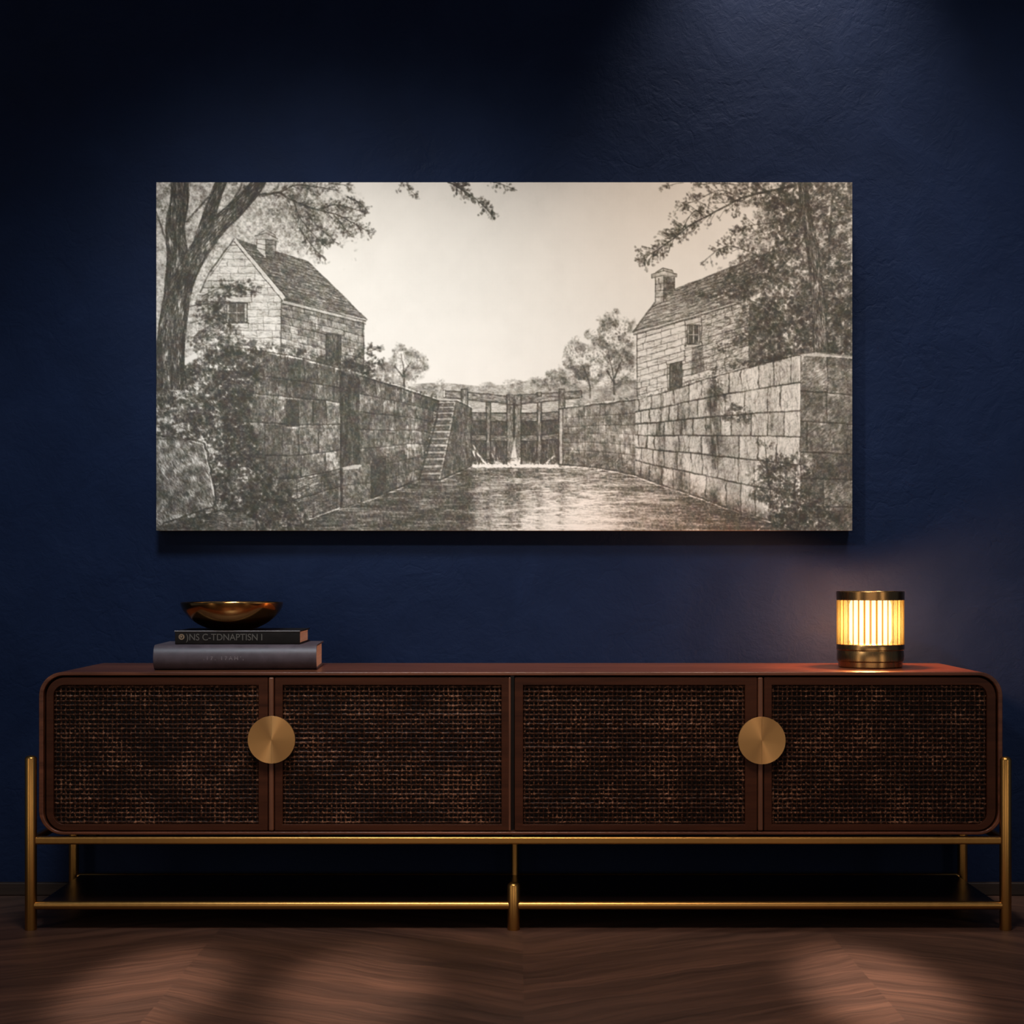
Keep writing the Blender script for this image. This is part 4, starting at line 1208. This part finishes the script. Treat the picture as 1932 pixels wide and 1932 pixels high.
    for p, n, sp in (([(489, 367), (528, 363), (558, 350), (594, 353), (640, 360)], 46, 20), ([(528, 364), (553, 379), (599, 396), (635, 405), (668, 422), (702, 440)], 70, 24),
                     ([(600, 396), (640, 388), (692, 402)], 36, 18), ([(555, 384), (567, 412), (590, 440), (618, 470)], 40, 22), ([(576, 398), (598, 425), (640, 462)], 40, 20),
                     ([(620, 345), (650, 350), (660, 356)], 16, 12), ([(565, 430), (590, 465), (616, 492)], 30, 18), ([(630, 405), (650, 430), (664, 448)], 24, 14), ([(655, 372), (680, 384), (694, 400)], 20, 14)):
        spray(p, n, sp, 6, .8, 2.6 if n > 44 else 1.3, .6, 1.2, 6)
    for p in ([(295, 400), (306, 430), (318, 470)], [(352, 420), (372, 396), (395, 372)], [(330, 344), (338, 366), (344, 380)], [(424, 400), (448, 366), (456, 346)]):
        line(p, 2.2, 1.0, True)
    line([(460, 352), (489, 369), (528, 363)], 5.5, .8, True, .4, 3)
    trunk([(345, 545), (367, 490), (388, 430), (402, 385), (420, 338)], 30, 19, .8, .5)
    trunk([(330, 560), (335, 480), (331, 430), (339, 380), (340, 336)], 40, 31, .95, .5)
    trunk([(335, 565), (358, 505), (400, 440), (445, 395), (476, 362), (494, 336)], 42, 22, .8, .5)
    trunk([(318, 735), (321, 670), (327, 610), (338, 545), (348, 512)], 56, 46, .82, .55)
    rt_ = poly([(295, 690), (345, 690), (352, 730), (330, 760), (295, 770)]); hatch(rt_, .10, 1.3, .35, 8, 24, .5); hatch(rt_, .03, 1.3, .3, 8, 20, -.6)
    line([(345, 640), (347, 690), (354, 735)], 2, 1.2, True)
    hatch(poly([(352, 520), (366, 480), (352, 560), (347, 700), (338, 720)]), .2, 1.5, .1, 10, 24, .5)

    # ------------------------------------------------- grain and paper
    ink = np.maximum(blur(ink, 1), 0)
    ink = ink * (1 + .42 * np.clip(ink, 0, 1))
    ink = ink * (.62 + .76 * con(N3, 1.5))
    ink = 2.15 * (1 - np.exp(-ink / 2.05))
    T = np.exp(-ink[..., None] * np.array([.965, 1.0, 1.065], np.float32))
    paper = np.array([226, 216, 203], np.float32) / 255
    pencil = np.array([36, 35, 32], np.float32) / 255
    weave = (.5 + .5 * np.sin(XX * 2.1)) * .006 + (.5 + .5 * np.sin(YY * 2.1)) * .006
    ed = np.minimum(np.minimum(XX, W - XX), np.minimum(YY, H - YY))
    pap = paper * (1 - .02 * (N40 - .5)[..., None] - .035 * np.exp(-ed / 60)[..., None] - weave[..., None])
    col = pencil + (pap - pencil) * T
    tint = (np.roll(N6, 77, 1) - .5)[..., None] * np.array([.05, .0, -.045], np.float32) + (np.roll(N14, 200, 1) - .5)[..., None] * np.array([-.03, .02, -.02], np.float32)
    col = np.clip(col + tint * (1 - T), 0, 1)
    return np.where(col <= .04045, col / 12.92, ((col + .055) / 1.055) ** 2.4).astype(np.float32)


art = draw_lock_print()
AH, AW = art.shape[:2]
gx = np.linspace(x0, x1, AW + 1); gz = np.linspace(z1, z0, AH + 1)
GX, GZ = np.meshgrid(gx, gz)
co = np.stack([GX - pic.location.x, np.full_like(GX, PF - pic.location.y), GZ - pic.location.z], -1).reshape(-1, 3).astype(np.float32)
ii = np.arange((AW + 1) * (AH + 1)).reshape(AH + 1, AW + 1)
quads = np.stack([ii[:-1, :-1], ii[1:, :-1], ii[1:, 1:], ii[:-1, 1:]], -1).reshape(-1).astype(np.int32)
me = bpy.data.meshes.new('printed_face')
me.vertices.add(len(co)); me.vertices.foreach_set('co', co.ravel())
nq = AW * AH
me.loops.add(nq * 4); me.loops.foreach_set('vertex_index', quads)
me.polygons.add(nq); me.polygons.foreach_set('loop_start', np.arange(0, nq * 4, 4, dtype=np.int32))
me.update(calc_edges=True)
pad = np.pad(art, ((0, 1), (0, 1), (0, 0)), mode='edge')
at_ = me.attributes.new('print', 'FLOAT_COLOR', 'POINT')
at_.data.foreach_set('color', np.concatenate([pad, np.ones(pad.shape[:2] + (1,), np.float32)], -1).astype(np.float32).ravel())
me.materials.append(canvas_material('printed_canvas', True))
o = bpy.data.objects.new('printed_face', me); COL.objects.link(o); o.parent = pic
done()
